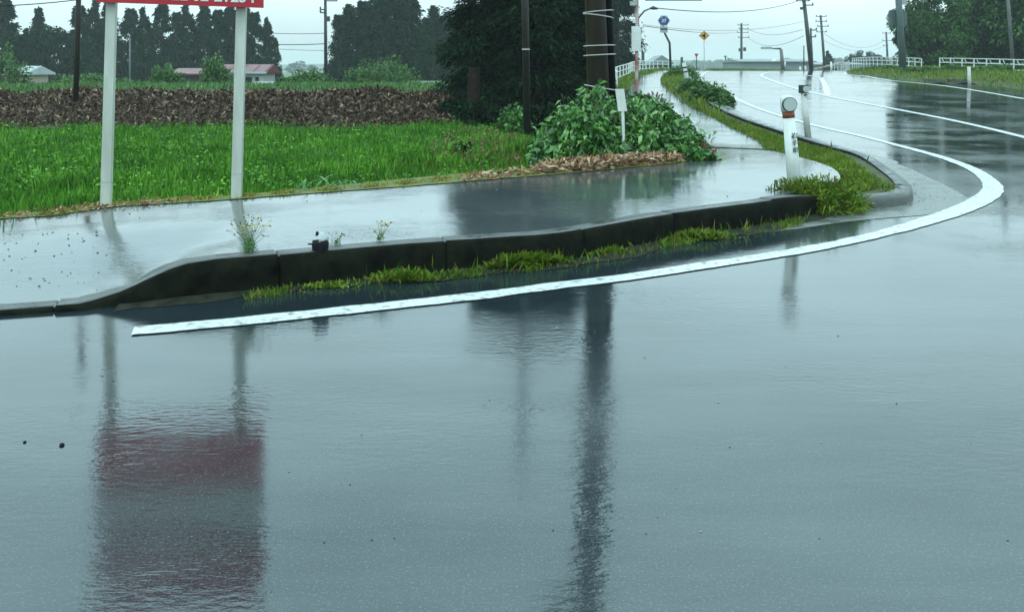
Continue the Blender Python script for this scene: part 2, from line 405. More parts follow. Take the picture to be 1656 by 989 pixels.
# kerb, swept
K0, KN0 = K, KN
_d = np.concatenate([[0], np.cumsum(np.linalg.norm(np.diff(K, axis=0), axis=1))])
_j = np.cumsum(rng.uniform(.75, 1.7, 90)); _j = _j[_j < _d[-1]-.3]; _s = np.unique(np.concatenate([_d, _j-.009, _j-.004, _j+.004, _j+.009]))
KJ = np.zeros(len(_s)); KJ[np.min(np.abs(_s[:, None]-_j[None]), axis=1) < .006] = 1
K = np.column_stack([np.interp(_s, _d, K0[:, 0]), np.interp(_s, _d, K0[:, 1])]); KN = len(K)
Tn = unit(np.column_stack([np.interp(_s+.03, _d, K0[:, 0])-np.interp(_s-.03, _d, K0[:, 0]), np.interp(_s+.03, _d, K0[:, 1])-np.interp(_s-.03, _d, K0[:, 1])]))
Nn_ = np.column_stack([-Tn[:, 1], Tn[:, 0]])
blk = rng.normal(0, .004, 400)[np.searchsorted(_j, _s)]; blz = rng.normal(0, .003, 400)[np.searchsorted(_j, _s)]
KT = ktop(K[:, 0], K[:, 1])+blz-.012*KJ; wob = rng.normal(0, .0025, KN)+blk+.012*KJ
KB = RZ(K[:, 1])
prof = [(-.012, -.06, 0), (-.006, 0, .55), (0, -.022, 1), (.022, -.002, 1), (.15, -.001, 1), (.155, -.12, 1)]
rows = []
for d, dz, f in prof:
    xy = K+Nn_*((d+wob) if d < .1 else np.full(KN, d))[:, None]
    z = KB+(KT-KB)*f+dz if f > 0 else KB-.06
    rows.append(np.column_stack([xy, z]))
V = np.vstack(rows); F = []
for r in range(len(prof)-1):
    for i in range(KN-1): F.append((r*KN+i, r*KN+i+1, (r+1)*KN+i+1, (r+1)*KN+i))
ke = link_mesh('kerb', mesh_np('kerb', V, np.array(F)[:, ::-1], False), [M['kerb'], M['kerb_pale']])
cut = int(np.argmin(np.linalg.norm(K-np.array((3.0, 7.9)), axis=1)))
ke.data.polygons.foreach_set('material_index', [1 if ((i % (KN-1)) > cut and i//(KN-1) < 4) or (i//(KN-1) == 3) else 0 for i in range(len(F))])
tag(ke, kind='structure')
K, KN = K0, KN0
Kback = offs(K, .15)

far_edge = [(-30, 5.0), (-14, 6.2), (-7, 6.9)]
far_edge += [unproj(px, py, SW) for px, py in ((0, 353), (87, 348), (170, 335), (280, 328), (390, 321), (600, 305), (800, 289), (900, 281), (1000, 272), (1090, 263))]
far_edge += [(2.45, 11.3), (2.72, 12.2), (2.85, 14), (3.0, 18), (3.5, 26), (4.7, 34), (6.2, 42), (8.2, 50), (10.3, 58), (13, 66)]
FE = smooth_line(far_edge, .3)
inner = [unproj(px, py, SW) for px, py in ((1262, 318), (1300, 306), (1345, 297), (1359, 288), (1345, 271), (1293, 254), (1240, 240), (1225, 226), (1180, 205), (1146, 186), (1115, 172), (1098, 160))]
inner += [(5.9, 34), (7.3, 42), (9.6, 50), (11.6, 58), (14, 65)]
IN = smooth_line(inner, .3)
i_near = int(np.argmin(np.linalg.norm(Kback-IN[0], axis=1)))
swpoly = [(-30, 1.2)]+[tuple(p) for p in Kback[:i_near:3]]+[tuple(p) for p in IN]+[tuple(p) for p in FE[::-1]]
region('sidewalk', swpoly, SW, .24, M['walk'])
island_poly = [tuple(p) for p in Kback[i_near:int(KN*.93):2]]+[tuple(p) for p in IN[::-1]]
iz = lambda x, y: RZ(y)+.03+SWs(x, y)*.3
region('grass_strip_ground', island_poly, iz, .4, M['verge'])

# road sheet
rp = [(-80, -12), (90, -12), (90, 118), (60, 118)]+[tuple(p) for p in offs(K, .06)[::-1][::2]]+[(-80, -1.0)]
region('road', rp, lambda x, y: RZ(y), .9, M['road'])

# gutter
i0 = int(np.argmin(np.linalg.norm(K-np.array((1.7, 7.0)), axis=1))); i1 = int(KN*.8)
gi = np.arange(i0, i1)
gw = np.interp(K[gi, 0]+np.maximum(K[gi, 1]-8.4, 0)*.35, [-3, 1.5, 3.3, 4.3, 6, 9], [.10, .12, .45, .52, .36, .35])
gw = np.where(K[gi, 1] > 12, .42, gw)
GA = offs(K[gi], -.008); GB = offs(K[gi], -gw)
strip('gutter', GA, GB, RZ(GA[:, 1])+.004, RZ(GB[:, 1])+.003, M['gutter'])

di = np.arange(40, KN-1); di = di[(K[di, 0] > -2.2) & (K[di, 1] < 7.75)]
dw = .06+.10*np.abs(np.sin(K[di, 0]*2.3)*np.sin(K[di, 0]*5.1+1))+rng.normal(0, .008, len(di))+.05*(K[di, 0] > -.9)
DA = offs(K[di], -.005); DB = offs(K[di], -dw)
strip('gutter_dirt', DA, DB, RZ(DA[:, 1])+.022, RZ(DB[:, 1])+.003, M['dirt'], 'stuff')
j0, j1 = unproj(1143, 238, SW), unproj(1262, 243, SW)
JL = np.linspace(j0, j1, 14); JA = offs(JL, .07); JB = offs(JL, -.07)
strip('footway_joint', JA, JB, SW(JA[:, 0], JA[:, 1])+.006, SW(JB[:, 0], JB[:, 1])+.006, M['kerb'])
# painted lines
def marking(P, wd, zo=.006, name='road_marking', closed=False, wear=.007):
    P = np.array(P); wd = np.broadcast_to(wd, (len(P),)); m_ = 4*len(P); u = np.linspace(0, len(P)-1, m_); q = np.arange(len(P))
    P = np.column_stack([np.interp(u, q, P[:, 0]), np.interp(u, q, P[:, 1])]); wd = np.interp(u, q, wd)
    wa = wd/2+np.convolve(rng.normal(0, wear, m_), np.ones(4)/4, 'same'); wb = wd/2+np.convolve(rng.normal(0, wear, m_), np.ones(4)/4, 'same')
    A = offs(P, wa); B = offs(P, -wb)
    o = strip(name, A, B, RZ(A[:, 1])+zo, RZ(B[:, 1])+zo, M['paint']); return o
wl = [unproj(px, py) for px, py in ((215, 536), (340, 525), (480, 511), (620, 496), (760, 481), (900, 463), (1000, 451), (1100, 436), (1200, 421), (1300, 405), (1380, 389), (1450, 372), (1530, 348), (1585, 325), (1606, 305), (1592, 286), (1560, 268), (1500, 248), (1400, 222), (1310, 201), (1230, 177), (1180, 155), (1147, 138), (1133, 127))]
wl += [(12.3, 54.5), (13.8, 60), (16.5, 66), (21, 73), (30, 81)]
WL = smooth_line(wl, .15)
wwid = np.interp(np.arange(len(WL))/len(WL), [0, .2, .25, .32, 1], [.13, .15, .2, .17, .16])
wwid = .145+.075*np.exp(-((WL[:, 1]-8.7)/1.6)**2)*(WL[:, 0] > 3)
marking(WL, wwid)
cl = smooth_line([unproj(px, py) for px, py in ((1800, 258), (1656, 222), (1560, 199), (1450, 177), (1340, 156), (1283, 142), (1240, 127), (1232, 121))]+[(17.0, 56), (19.5, 62)], .3)
marking(cl, .17)
rl = smooth_line([unproj(px, py) for px, py in ((1656, 160), (1580, 147), (1518, 138), (1439, 130), (1400, 123.5), (1366, 119.5))]+[(23.5, 58), (27, 65)], .4)
marking(rl, .18)
ll = [unproj(px, py) for px, py in ((1680, 172), (1560, 156), (1470, 146), (1357, 131))]
LLn = smooth_line(ll, .4)
marking(LLn[-6:], .15)
ts = smooth_line([unproj(1339, 155), unproj(1334, 138), unproj(1328, 126)], .3); marking(ts, .2)
ts = smooth_line([unproj(1328, 125), unproj(1280, 120), unproj(1236, 119)], .4); marking(ts, .15)

# field (left) ground
def field_z(x, y):
    G = np.column_stack([np.atleast_1d(x), np.atleast_1d(y)])
    d = dist_line(G, FE[::3])
    b = (.71+.05*np.sin(x*1.9)*np.sin(x*.7+1)+.03*np.sin(x*5.1))*sm((y-19.1-.25*np.sin(x*1.3+.5))/2.9)-.15*sm((y-27)/8)-1.5*sm((y-46)/9)
    base = -.07+b+.03*np.sin(x*1.7+y*.9)+.02*np.sin(x*3.1-y*2.3)
    near = SW(x, y)-.015
    t = sm(d/np.interp(y, [9, 16, 30], [.45, 1.2, 3.0]))
    hump = .28*np.exp(-(((x-1.2)/1.5)**2+((y-12.3)/1.4)**2))
    return near*(1-t)+(base+hump)*t
fp = [tuple(p) for p in FE[:-8:1]]+[(10, 72), (-95, 72), (-95, 5.0), (-30.2, 5.0)]
fo = region('field', fp, field_z, .9, [M['soil'], M['brown'], M['under']])
me = fo.data; cen = np.empty(len(me.polygons)*3); me.polygons.foreach_get('center', cen); cen = cen.reshape(-1, 3)
mi = ((cen[:, 1] > 19.1) & (cen[:, 1] < 22.3) & (cen[:, 0] < -2.0)).astype(np.int32); mi[(cen[:, 0] > -2.0) & (cen[:, 1] > 17.2) & (cen[:, 1] < 34) & (cen[:, 0] < 4)] = 2
me.polygons.foreach_set('material_index', mi)

# verge right of the main road
ve = [(17.9, 27.2)]+[unproj(px, py) for px, py in ((1588, 137), (1500, 134), (1439, 127), (1400, 121.5), (1370, 118))]+[(25.2, 60), (30, 68), (40, 78)]
VE = smooth_line(ve, .5)
def verge_z(x, y):
    G = np.column_stack([np.atleast_1d(x), np.atleast_1d(y)]); d = dist_line(G, VE[::2])
    return RZ(y)+.13*sm(d/.4)+.1*sm((d-1)/3)-1.3*sm((d-9)/6)-.02
vp = [tuple(p) for p in VE]+[(60, 95), (75, 95), (75, 36), (40, 33), (26, 30)]
region('verge', vp, verge_z, 1.0, M['verge'])
# side lane on the right, beyond the verge corner is the road sheet itself

# ground everywhere else, one sheet to the horizon
xs = np.unique(np.concatenate([np.linspace(-2500, -120, 16), np.linspace(-120, 140, 66), np.linspace(140, 2500, 16)]))
ys = np.unique(np.concatenate([np.linspace(-60, 160, 56), np.linspace(160, 2600, 24)]))
X, Y = np.meshgrid(xs, ys)
road_side = sm((X-4)/6)*(1-sm((Y-80)/40))
Z = -1.05*(1-road_side)+(RZ(Y)-.35)*road_side
Z = np.where(Y < 40, np.minimum(Z, -.35+RZ(Y)), Z)
nx, ny = len(xs), len(ys)
idx = np.arange(nx*ny).reshape(ny, nx)
F = np.stack([idx[:-1, :-1], idx[:-1, 1:], idx[1:, 1:], idx[1:, :-1]], -1).reshape(-1, 4)
tag(link_mesh('ground', mesh_np('ground', np.stack([X, Y, Z], -1), F, True), M['farfield']), kind='structure')

# hills
def hills(name, Y0, hmax, x0, x1, seed, depth=160):
    r = np.random.default_rng(seed); xs = np.linspace(x0, x1, 160); u = np.linspace(0, 1, 14)
    ridge = np.zeros_like(xs)
    for k in range(1, 9): ridge += np.sin(xs/(x1-x0)*k*7.3+r.uniform(0, 6))/k
    ridge = (ridge-ridge.min())/(ridge.max()-ridge.min())*.6+.4
    ridge *= hmax
    X, U = np.meshgrid(xs, u); Yv = Y0+U*depth; Zv = -2+ridge[None]*np.sin(U*math.pi)**.8+r.normal(0, hmax*.01, X.shape)
    idx = np.arange(X.size).reshape(X.shape)
    F = np.stack([idx[:-1, :-1], idx[:-1, 1:], idx[1:, 1:], idx[1:, :-1]], -1).reshape(-1, 4)
    tag(link_mesh(name, mesh_np(name, np.stack([X, Yv, Zv], -1), F, True), M['hill']), kind='structure')
hills('hills', 1050, 15, -1000, 780, 3, 120)
hills('hills', 800, 10, 60, 900, 5, 60)

# ------------------------------------------------------------------ haze
hz = MB().box((0, 620, 10.2), (2200, 1340, 28)); hz = hz.build('haze', bpy.data.materials.new('haze_air'))
hm = hz.data.materials[0]; hm.use_nodes = True; t = hm.node_tree
for n in list(t.nodes):
    if n.type != 'OUTPUT_MATERIAL': t.nodes.remove(n)
pv = t.nodes.new('ShaderNodeVolumePrincipled'); pv.inputs['Color'].default_value = (.93, .99, 1.0, 1)
pv.inputs['Density'].default_value = .0007; pv.inputs['Anisotropy'].default_value = .1
t.links.new(pv.outputs[0], t.nodes['Material Output'].inputs['Volume'])
tag(hz, kind='stuff')

# ------------------------------------------------------------------ grass
def blades(n, poly, fz, hmin, hmax, wd, lean=.35, dens=None):
    A = np.array([p[:2] for p in poly]); x0, y0 = A.min(0); x1, y1 = A.max(0); P = np.zeros((0, 2))
    while len(P) < n:
        G = np.column_stack([rng.uniform(x0, x1, n*2), rng.uniform(y0, y1, n*2)])
        G = G[inside(G, A)]
        if dens is not None: G = G[rng.uniform(size=len(G)) < dens(G[:, 0], G[:, 1])]
        if not len(G): break
        P = np.vstack([P, G])
    P = P[:n]; z = fz(P[:, 0], P[:, 1])
    h = rng.uniform(hmin, hmax, len(P)); a = rng.uniform(0, 2*np.pi, len(P)); l = rng.uniform(0, lean, len(P))
    D = np.column_stack([np.cos(a)*l, np.sin(a)*l, np.ones(len(P))])
    return leaf_quads(np.column_stack([P, z-.01]), D, h, wd*(.6+.8*rng.uniform(size=len(P))), bend=.12)
vis_field = [(-.2, 9.3), (-1.6, 8.7), (-2.7, 8.35), (-3.8, 7.9), (-4.4, 7.3), (-5.5, 7.1), (-7.0, 9.5), (-11.8, 19.5), (-1.8, 19.5), (-.3, 19.5), (.6, 15), (.2, 11)]
dn = lambda x, y: np.clip(9/y, .2, 1)
def rough_patch(x, y): return .5+.5*np.sin(x*2.1+1.3*np.sin(y*1.7))*np.sin(y*2.6+x)
Q = [blades(60000, vis_field, field_z, .07, .17, .014, .5, dn),
     blades(22000, vis_field, field_z, .13, .28, .016, .5, lambda x, y: dn(x, y)*rough_patch(x, y)**2)]
quads_obj('field_grass', np.vstack(Q), M['field_grass']).__setitem__('kind', 'stuff')
# broad-leaved weeds between the grass
Pw = []
for c in range(420):
    y = random.uniform(8.6, 19.5); x = random.uniform(-.58*y, min(-.02*y, -.2))
    k = random.randint(6, 14)
    Pw.append(np.column_stack([x+rng.normal(0, .07, k), y+rng.normal(0, .07, k), rng.uniform(.06, .26, k)-.07]))
Pw = np.vstack(Pw); D = rng.normal(size=Pw.shape); D[:, 2] = np.abs(D[:, 2])*.4
o = quads_obj('field_weeds', leaf_quads(Pw, D, .055, .03), M['field_grass']); o['kind'] = 'stuff'

# arching pale tall grass clumps at the field's front edge
def tall_clump(px, py, n, h, spread, label):
    x, y = unproj(px, py, SW); y += .35; x = (px-PX0)/FPX*y
    z = float(field_z(np.array([x]), np.array([y]))[0])
    V = []; F = []
    for k in range(n):
        bx, by = x+random.gauss(0, spread), y+random.gauss(0, .12)
        a = random.uniform(0, 6.28); hh = h*random.uniform(.5, 1.1); ben = random.uniform(.25, .95)*hh; wdt = random.uniform(.008, .016)
        sx, sy = -math.sin(a), math.cos(a); b0 = len(V); n_ = 6
        for i in range(n_+1):
            t = i/n_; r = ben*t**2; zz = z+hh*(t-.42*t**3)
            w_ = wdt*(1-t)**.6*(.6+t) if i < n_ else .001
            cx, cy = bx+math.cos(a)*r, by+math.sin(a)*r
            V += [(cx-sx*w_, cy-sy*w_, zz), (cx+sx*w_, cy+sy*w_, zz)]
        for i in range(n_): F.append((b0+2*i, b0+2*i+1, b0+2*i+3, b0+2*i+2))
    V = np.array(V)-np.array((x, y, z))
    o = link_mesh('tall_grass_clump', mesh_np('tall_grass_clump', V, np.array(F)), M['tall_blade'], None, (x, y, z))
    tag(o, label, 'grass clump', 'arching grass clumps along the field edge')
tall_clump(590, 305, 60, .42, .16, 'largest pale arching grass clump at field edge, beside the footway')
tall_clump(640, 300, 30, .30, .12, 'low arching grass clump just right of the largest clump')
tall_clump(520, 312, 40, .42, .14, 'thin upright grass clump just left of the largest clump')
tall_clump(672, 297, 14, .28, .07, 'small grass clump nearest the dark conifers at field edge')
tall_clump(350, 322, 34, .24, .13, 'grass clump growing left of the right-hand sign post foot')
tall_clump(425, 318, 34, .26, .13, 'grass clump growing just right of the right-hand sign post foot')
tall_clump(285, 328, 18, .2, .12, 'small low grass clump between the two white sign posts')
tall_clump(10, 352, 22, .22, .14, 'grass clump at field edge, at the far left of the photo')

# mossy border along the footway's far edge, straw and dead leaves
be = FE[(FE[:, 0] > -6.5) & (FE[:, 1] < 10.9)]
A = offs(be, -.05); B = offs(be, .20+.05*np.sin(np.arange(len(be))*.8)+.35*np.exp(-((be[:, 0]+.1)/1.1)**2))
strip('moss_border', B, A, SW(B[:, 0], B[:, 1])+.012, SW(A[:, 0], A[:, 1])+.006, M['moss'])
n = 9000; i = rng.integers(0, len(be), n); p = be[i]+rng.normal(0, .06, (n, 2))+np.array((.0, .10)); p[:, 1] += rng.uniform(0, .4, n)*np.exp(-((p[:, 0]+.1)/1.1)**2); hh = rng.uniform(.015, .05, n)
D = rng.normal(size=(n, 3)); D[:, 2] = abs(D[:, 2])+.4
o = quads_obj('moss_tufts', leaf_quads(np.column_stack([p, SW(p[:, 0], p[:, 1])+.005]), D, hh, .012), M['moss_tuft']); o['kind'] = 'stuff'
def litter(name, n, poly, fz, size, material, up=.25, zj=.03):
    A = np.array(poly); G = np.column_stack([rng.uniform(A[:, 0].min(), A[:, 0].max(), n*4), rng.uniform(A[:, 1].min(), A[:, 1].max(), n*4)])
    G = G[inside(G, A)][:n]; z = fz(G[:, 0], G[:, 1])+rng.uniform(0, zj, len(G))
    D = rng.normal(size=(len(G), 3)); D[:, 2] = np.abs(D[:, 2])*up
    s = size*rng.uniform(.5, 1.4, len(G))
    o = quads_obj(name, leaf_quads(np.column_stack([G, z]), D, s, s*.26, bend=.15), material); o['kind'] = 'stuff'
litter('dead_leaves', 26000, [(-15.5, 19.2), (-1.2, 19.4), (-1.8, 22.6), (-16.5, 22.6)], field_z, .15, M['litter'], .9, .07)
sx0 = [unproj(px, py, SW) for px, py in ((866, 283), (960, 276), (1040, 268), (1100, 262), (1090, 256), (1000, 262), (880, 272))]
litter('straw', 5000, sx0, lambda x, y: SW(x, y), .09, M['straw'], .4, .08)
litter('straw', 380, [unproj(px, py, SW) for px, py in ((0, 356), (160, 340), (320, 326), (300, 321), (140, 334), (0, 349))], SW, .05, M['straw'], .4, .03)
litter('straw', 300, [unproj(px, py, SW) for px, py in ((740, 296), (860, 286), (850, 276), (760, 284))], SW, .07, M['straw'], .4, .04)
litter('weed_stalks', 1400, [(-.9, 11.5), (.1, 11.0), (.35, 14), (.2, 17), (-1.2, 19), (-1.4, 14)], field_z, .10, M['rust_leaf'], 1.2, .12)

# grass on the strip between footway and far kerb, and on the verges
Kin = offs(K, .36)
isl_near = [tuple(p) for p in Kin[i_near+8:int(KN*.5):2] if p[1] < 24]+[tuple(p) for p in IN[::-1] if p[1] < 24]
dn2 = lambda x, y: np.clip((9/y)**1.5, .1, 1)
o = quads_obj('grass_strip', np.vstack([blades(22000, isl_near, iz, .03, .13, .013, .6, dn2),
     blades(9000, island_poly, iz, .08, .3, .03, .6, lambda x, y: np.where(y > 20, 1, .02))]), M['verge_grass']); o['kind'] = 'stuff'
lp = [tuple(p) for p in FE if p[1] > 30]+[(9, 60), (4, 50), (1.5, 36), (1.5, 28)]
o = quads_obj('embankment_grass', blades(9000, lp, field_z, .1, .35, .035, .6), M['verge_grass']); o['kind'] = 'stuff'
vpn = [tuple(p) for p in VE]+[(34, 66), (30, 50), (30, 36), (22, 29)]
o = quads_obj('verge_grass', np.vstack([blades(26000, vpn, verge_z, .08, .3, .035, .6)]), M['verge_grass']); o['kind'] = 'stuff'
o = quads_obj('field_crop', blades(16000, [(-19, 22.4), (-2, 22.4), (-3.5, 45), (-34, 45)], field_z, .12, .3, .04, .7), M['knot_far']); o['kind'] = 'stuff'

# tufts in the gutter at the foot of the kerb
def gutter_tuft(px, py, wpx, n, h, label, matn='verge_grass', dx=0, ln=.014):
    x, y = unproj(px, py); sx = wpx/2/FPX*y
    k = rng.normal(0, .5, n); bx = x+k*sx; kk = np.interp(bx, K[:K_near_end+60, 0], K[:K_near_end+60, 1])
    lim = np.clip(1-(np.abs(k)/1.6)**2, .1, 1)
    by = np.minimum(kk-.02, y+np.abs(rng.normal(0, .07, n))-.02) if x < 2.2 else y+rng.normal(0, .10, n)
    P = np.column_stack([bx, by, np.full(n, .005)])-np.array((x, y, 0))
    D = rng.normal(0, .5, (n, 3)); D[:, 2] = 1
    Q = leaf_quads(P, D, h*lim*rng.uniform(.35, 1.1, n), ln)
    o = link_mesh('weed_tuft', mesh_np('weed_tuft', Q.reshape(-1, 3), np.arange(4*n).reshape(-1, 4)), M[matn], None, (x, y, 0))
    tag(o, label, 'weeds', 'weeds growing along the kerb')
gutter_tuft(650, 456, 120, 600, .11, 'dark green moss and grass in gutter below the round stub on the kerb')
gutter_tuft(850, 428, 120, 1700, .16, 'longest bright green grass tuft at the foot of the dark kerb')
gutter_tuft(980, 412, 80, 420, .09, 'thin grass tuft in gutter midway between the longest tuft and white post')
gutter_tuft(1125, 388, 110, 800, .12, 'grass tuft at kerb foot, just left of the grassy corner mound')
gutter_tuft(520, 466, 100, 260, .05, 'small low moss tuft at the left end of the gutter weeds')
mi_ = [tuple(p) for p in offs(K[di], -.005)[::3]]+[tuple(p) for p in offs(K[di], -.19)[::3][::-1]]
o = quads_obj('gutter_weeds', np.vstack([blades(1900, mi_, lambda x, y: np.full(len(x), .012), .012, .06, .007, .9, lambda x, y: (x > -1.5)*(.12+.88*(np.sin(x*3.7)*np.sin(x*8.3+1) > .3))),
    blades(160, mi_, lambda x, y: np.full(len(x), .012), .06, .16, .008, .9, lambda x, y: (x > -.9)*1.0)]), M['verge_grass']); o['kind'] = 'stuff'
# corner mound spilling over the kerb by the white post
def mound(name, cx, cy, cz, rx, ry, rz_, n, leafL, leafW, material, label, cat, group=None, up=.6, droop=.3, parent=None, shell=.35):
    th = rng.uniform(0, 2*np.pi, n); u = rng.uniform(0, 1, n)**.6; r = 1-shell*rng.uniform(size=n)**1.5
    el = np.arccos(rng.uniform(0, 1, n)); d = np.column_stack([np.sin(el)*np.cos(th), np.sin(el)*np.sin(th), np.cos(el)])
    lump = 1+.16*np.sin(d[:, 0]*7+d[:, 1]*5)+.12*np.sin(d[:, 1]*11-d[:, 2]*6+d[:, 0]*9)
    P = d*r[:, None]*lump[:, None]*np.array((rx, ry, rz_))
    D = d*.7+rng.normal(0, .55, (n, 3)); D[:, 2] += up-droop*1.2
    s = rng.uniform(.6, 1.3, n)
    Q = leaf_quads(P, D, leafL*s, leafW*s, bend=droop)
    me = mesh_np(name, Q.reshape(-1, 3), np.arange(4*n).reshape(-1, 4))
    o = link_mesh(name, me, material, parent, (cx, cy, cz) if parent is None else None)
    if parent is None: tag(o, label, cat, group)
    return o
x, y = unproj(1320, 345)
mound('grass_mound', x+.02, y+.12, .0, .42, .26, .24, 5200, .10, .014, M['verge_grass'], 'bushy grass mound spilling over the kerb below the white post', 'weeds', 'weeds growing along the kerb', up=1.0)
mound('grass_mound', 3.66, 9.5, .06, .30, .95, .10, 2600, .07, .012, M['verge_grass'], 'yellow-green grass hump inside the rounded kerb corner', 'weeds', 'weeds growing along the kerb', up=1.0)
for px, py, sx_, label in ((1150, 165, .55, 'round weed clump beside the path, nearest of three below the striped post'), (1122, 152, .45, 'middle leafy weed clump where path and road verge meet'), (1103, 124, .7, 'farthest weed clump at foot of the blue route sign')):
    xx, yy = unproj(px, py, iz)
    mound('weed_clump', xx, yy, float(iz(xx, yy))-.05, sx_, sx_*1.6, .42+sx_*.1, 2600, .14, .05, M['knot_far'], label, 'weeds', 'leafy weed clumps beside the path', up=.5)

for k, (px, py, sx_, h_) in enumerate(((1478, 116, .8, .30), (1503, 114, .5, .25), (1540, 118, .5, .35), (1562, 119, .5, .2), (1592, 119, .5, .25), (1615, 121, .7, .32), (1648, 122, .8, .45), (1408, 107, .6, .2), (1440, 110, .6, .25))):
    Yq = 44 if px > 1470 else 50; x_ = (px-PX0)/FPX*Yq; z_ = float(verge_z(np.array([x_]), np.array([Yq]))[0])
    mound('weed_clump', x_, Yq, z_-.05, sx_, .7, h_, 1500, .17, .07, M['knot_far'], f'{ORD[k if k < 7 else k-7]} leafy weed clump from the left, growing '+('along the right fence' if k < 7 else 'by the fence beyond the steel mast'), 'weeds', 'leafy weed clumps along the right fence', up=.5)
o = quads_obj('rough_grass', blades(6500, [(-1.3, 9.6), (.9, 10.4), (.5, 12.5), (.35, 16), (-.5, 18.5), (-1.3, 14), (-2.0, 11)], field_z, .06, .2, .014, .8), M['verge_grass']); o['kind'] = 'stuff'
# pebbles & debris
def pebbles(name, n, f, s0, s1):
    Qs = []
    V = []; F = []
    base = np.array([(1, 0, 0), (0, 1, 0), (-1, 0, 0), (0, -1, 0), (0, 0, .7)])
    for k in range(n):
        x, y, z = f(); s = random.uniform(s0, s1); b = len(V)
        V += [(x+p[0]*s*random.uniform(.7, 1.3), y+p[1]*s*random.uniform(.7, 1.3), z+p[2]*s) for p in base]
        F += [(b, b+1, b+4), (b+1, b+2, b+4), (b+2, b+3, b+4), (b+3, b, b+4)]
    o = link_mesh(name, mesh_np(name, V, np.array(F)), M['pebble']); o['kind'] = 'stuff'
def fwalk():
    px, py = (random.uniform(5, 160), random.uniform(375, 470)) if random.random() < .6 else (random.uniform(160, 1300), random.uniform(300, 420))
    x, y = unproj(px, py, SW); 
    kk = np.interp(x, K[:K_near_end, 0], K[:K_near_end, 1])
    if y < kk+.2: return fwalk()
    return x, y, float(SW(x, y))+.001
pebbles('debris', 70, fwalk, .004, .012)
def fgut():
    i = random.randrange(i0, i0+230); d = -abs(random.gauss(.02, .07))-.01
    p = K[i]; q = offs(K[i-1:i+2], d)[1]; return q[0], q[1], .008
pebbles('gravel', 900, fgut, .003, .009)
def fgut2():
    i = random.randrange(K_near_end, K_near_end+110); q = offs(K[i-1:i+2], -random.uniform(.0, .75))[1]; return q[0], q[1], float(RZ(q[1]))+.008
pebbles('gravel', 260, fgut2, .003, .008)
def froad():
    x, y = unproj(random.uniform(0, 1656), random.uniform(470, 900)); kk = np.interp(x, K[:K_near_end, 0], K[:K_near_end, 1])
    return (x, y, .001) if y < kk-.3 else froad()
pebbles('debris', 45, froad, .002, .005)
for px, py, s, lb in ((100, 720, .009, 'larger dark pebble lying alone on the wet road, left side'), (40, 715, .006, 'smaller dark pebble on the wet road near left edge')):
    x, y = unproj(px, py)
    b = MB().tube([(x, y, 0), (x, y, s*.6), (x, y, s)], [s, s*.9, s*.3], 7); tag(b.build('pebble', M['black'], origin=(x, y, 0)), lb, 'pebble')

# ------------------------------------------------------------------ the knotweed mound round the thick pole
def gauss_leaves(centers, rad, n, L_, W_, droop=.4, out=.5, up=.2):
    c = np.array(centers); i = rng.integers(0, len(c), n)
    off = rng.normal(size=(n, 3))*np.array(rad); P = c[i]+off
    D = off/np.maximum(np.linalg.norm(off, axis=1, keepdims=True), 1e-6)*out+rng.normal(0, .4, (n, 3)); D[:, 2] += up-droop
    s = rng.uniform(.6, 1.25, n); return leaf_quads(P, D, L_*s, W_*s, bend=droop*.5)
def knot_height(px): return np.interp(px, [858, 900, 940, 970, 1005, 1040, 1080, 1110, 1140], [250, 188, 158, 150, 172, 160, 178, 208, 238])
knot_root = empty('bush', (1.35, 11.8, .05), 'broad mound of large-leaved green shrub round the foot of the thick pole', 'bush')
Ps = []; Pd = []
n = 15000
pxs = rng.uniform(862, 1138, n); Yv = rng.uniform(10.75, 12.9, n)
Xv = (pxs-PX0)/FPX*Yv
topz = CAMZ-(knot_height(pxs)-HY)*11.8/FPX
yy = (Yv-10.75)/2.15
prof_ = np.sqrt(np.clip(1-((yy-.55)/.58)**2, 0, 1))
gz = field_z(Xv, Yv)
base0 = np.maximum(gz, 0.02)
lump = 1+.10*np.sin(Xv*9+Yv*4)+.08*np.sin(Xv*17-Yv*9)
hz_ = (topz-base0)*prof_*lump
fr = 1-.55*rng.uniform(size=n)**1.8
fr = np.where(rng.uniform(size=n) < .4, rng.uniform(.1, 1, n), fr)
Zv = base0+hz_*fr
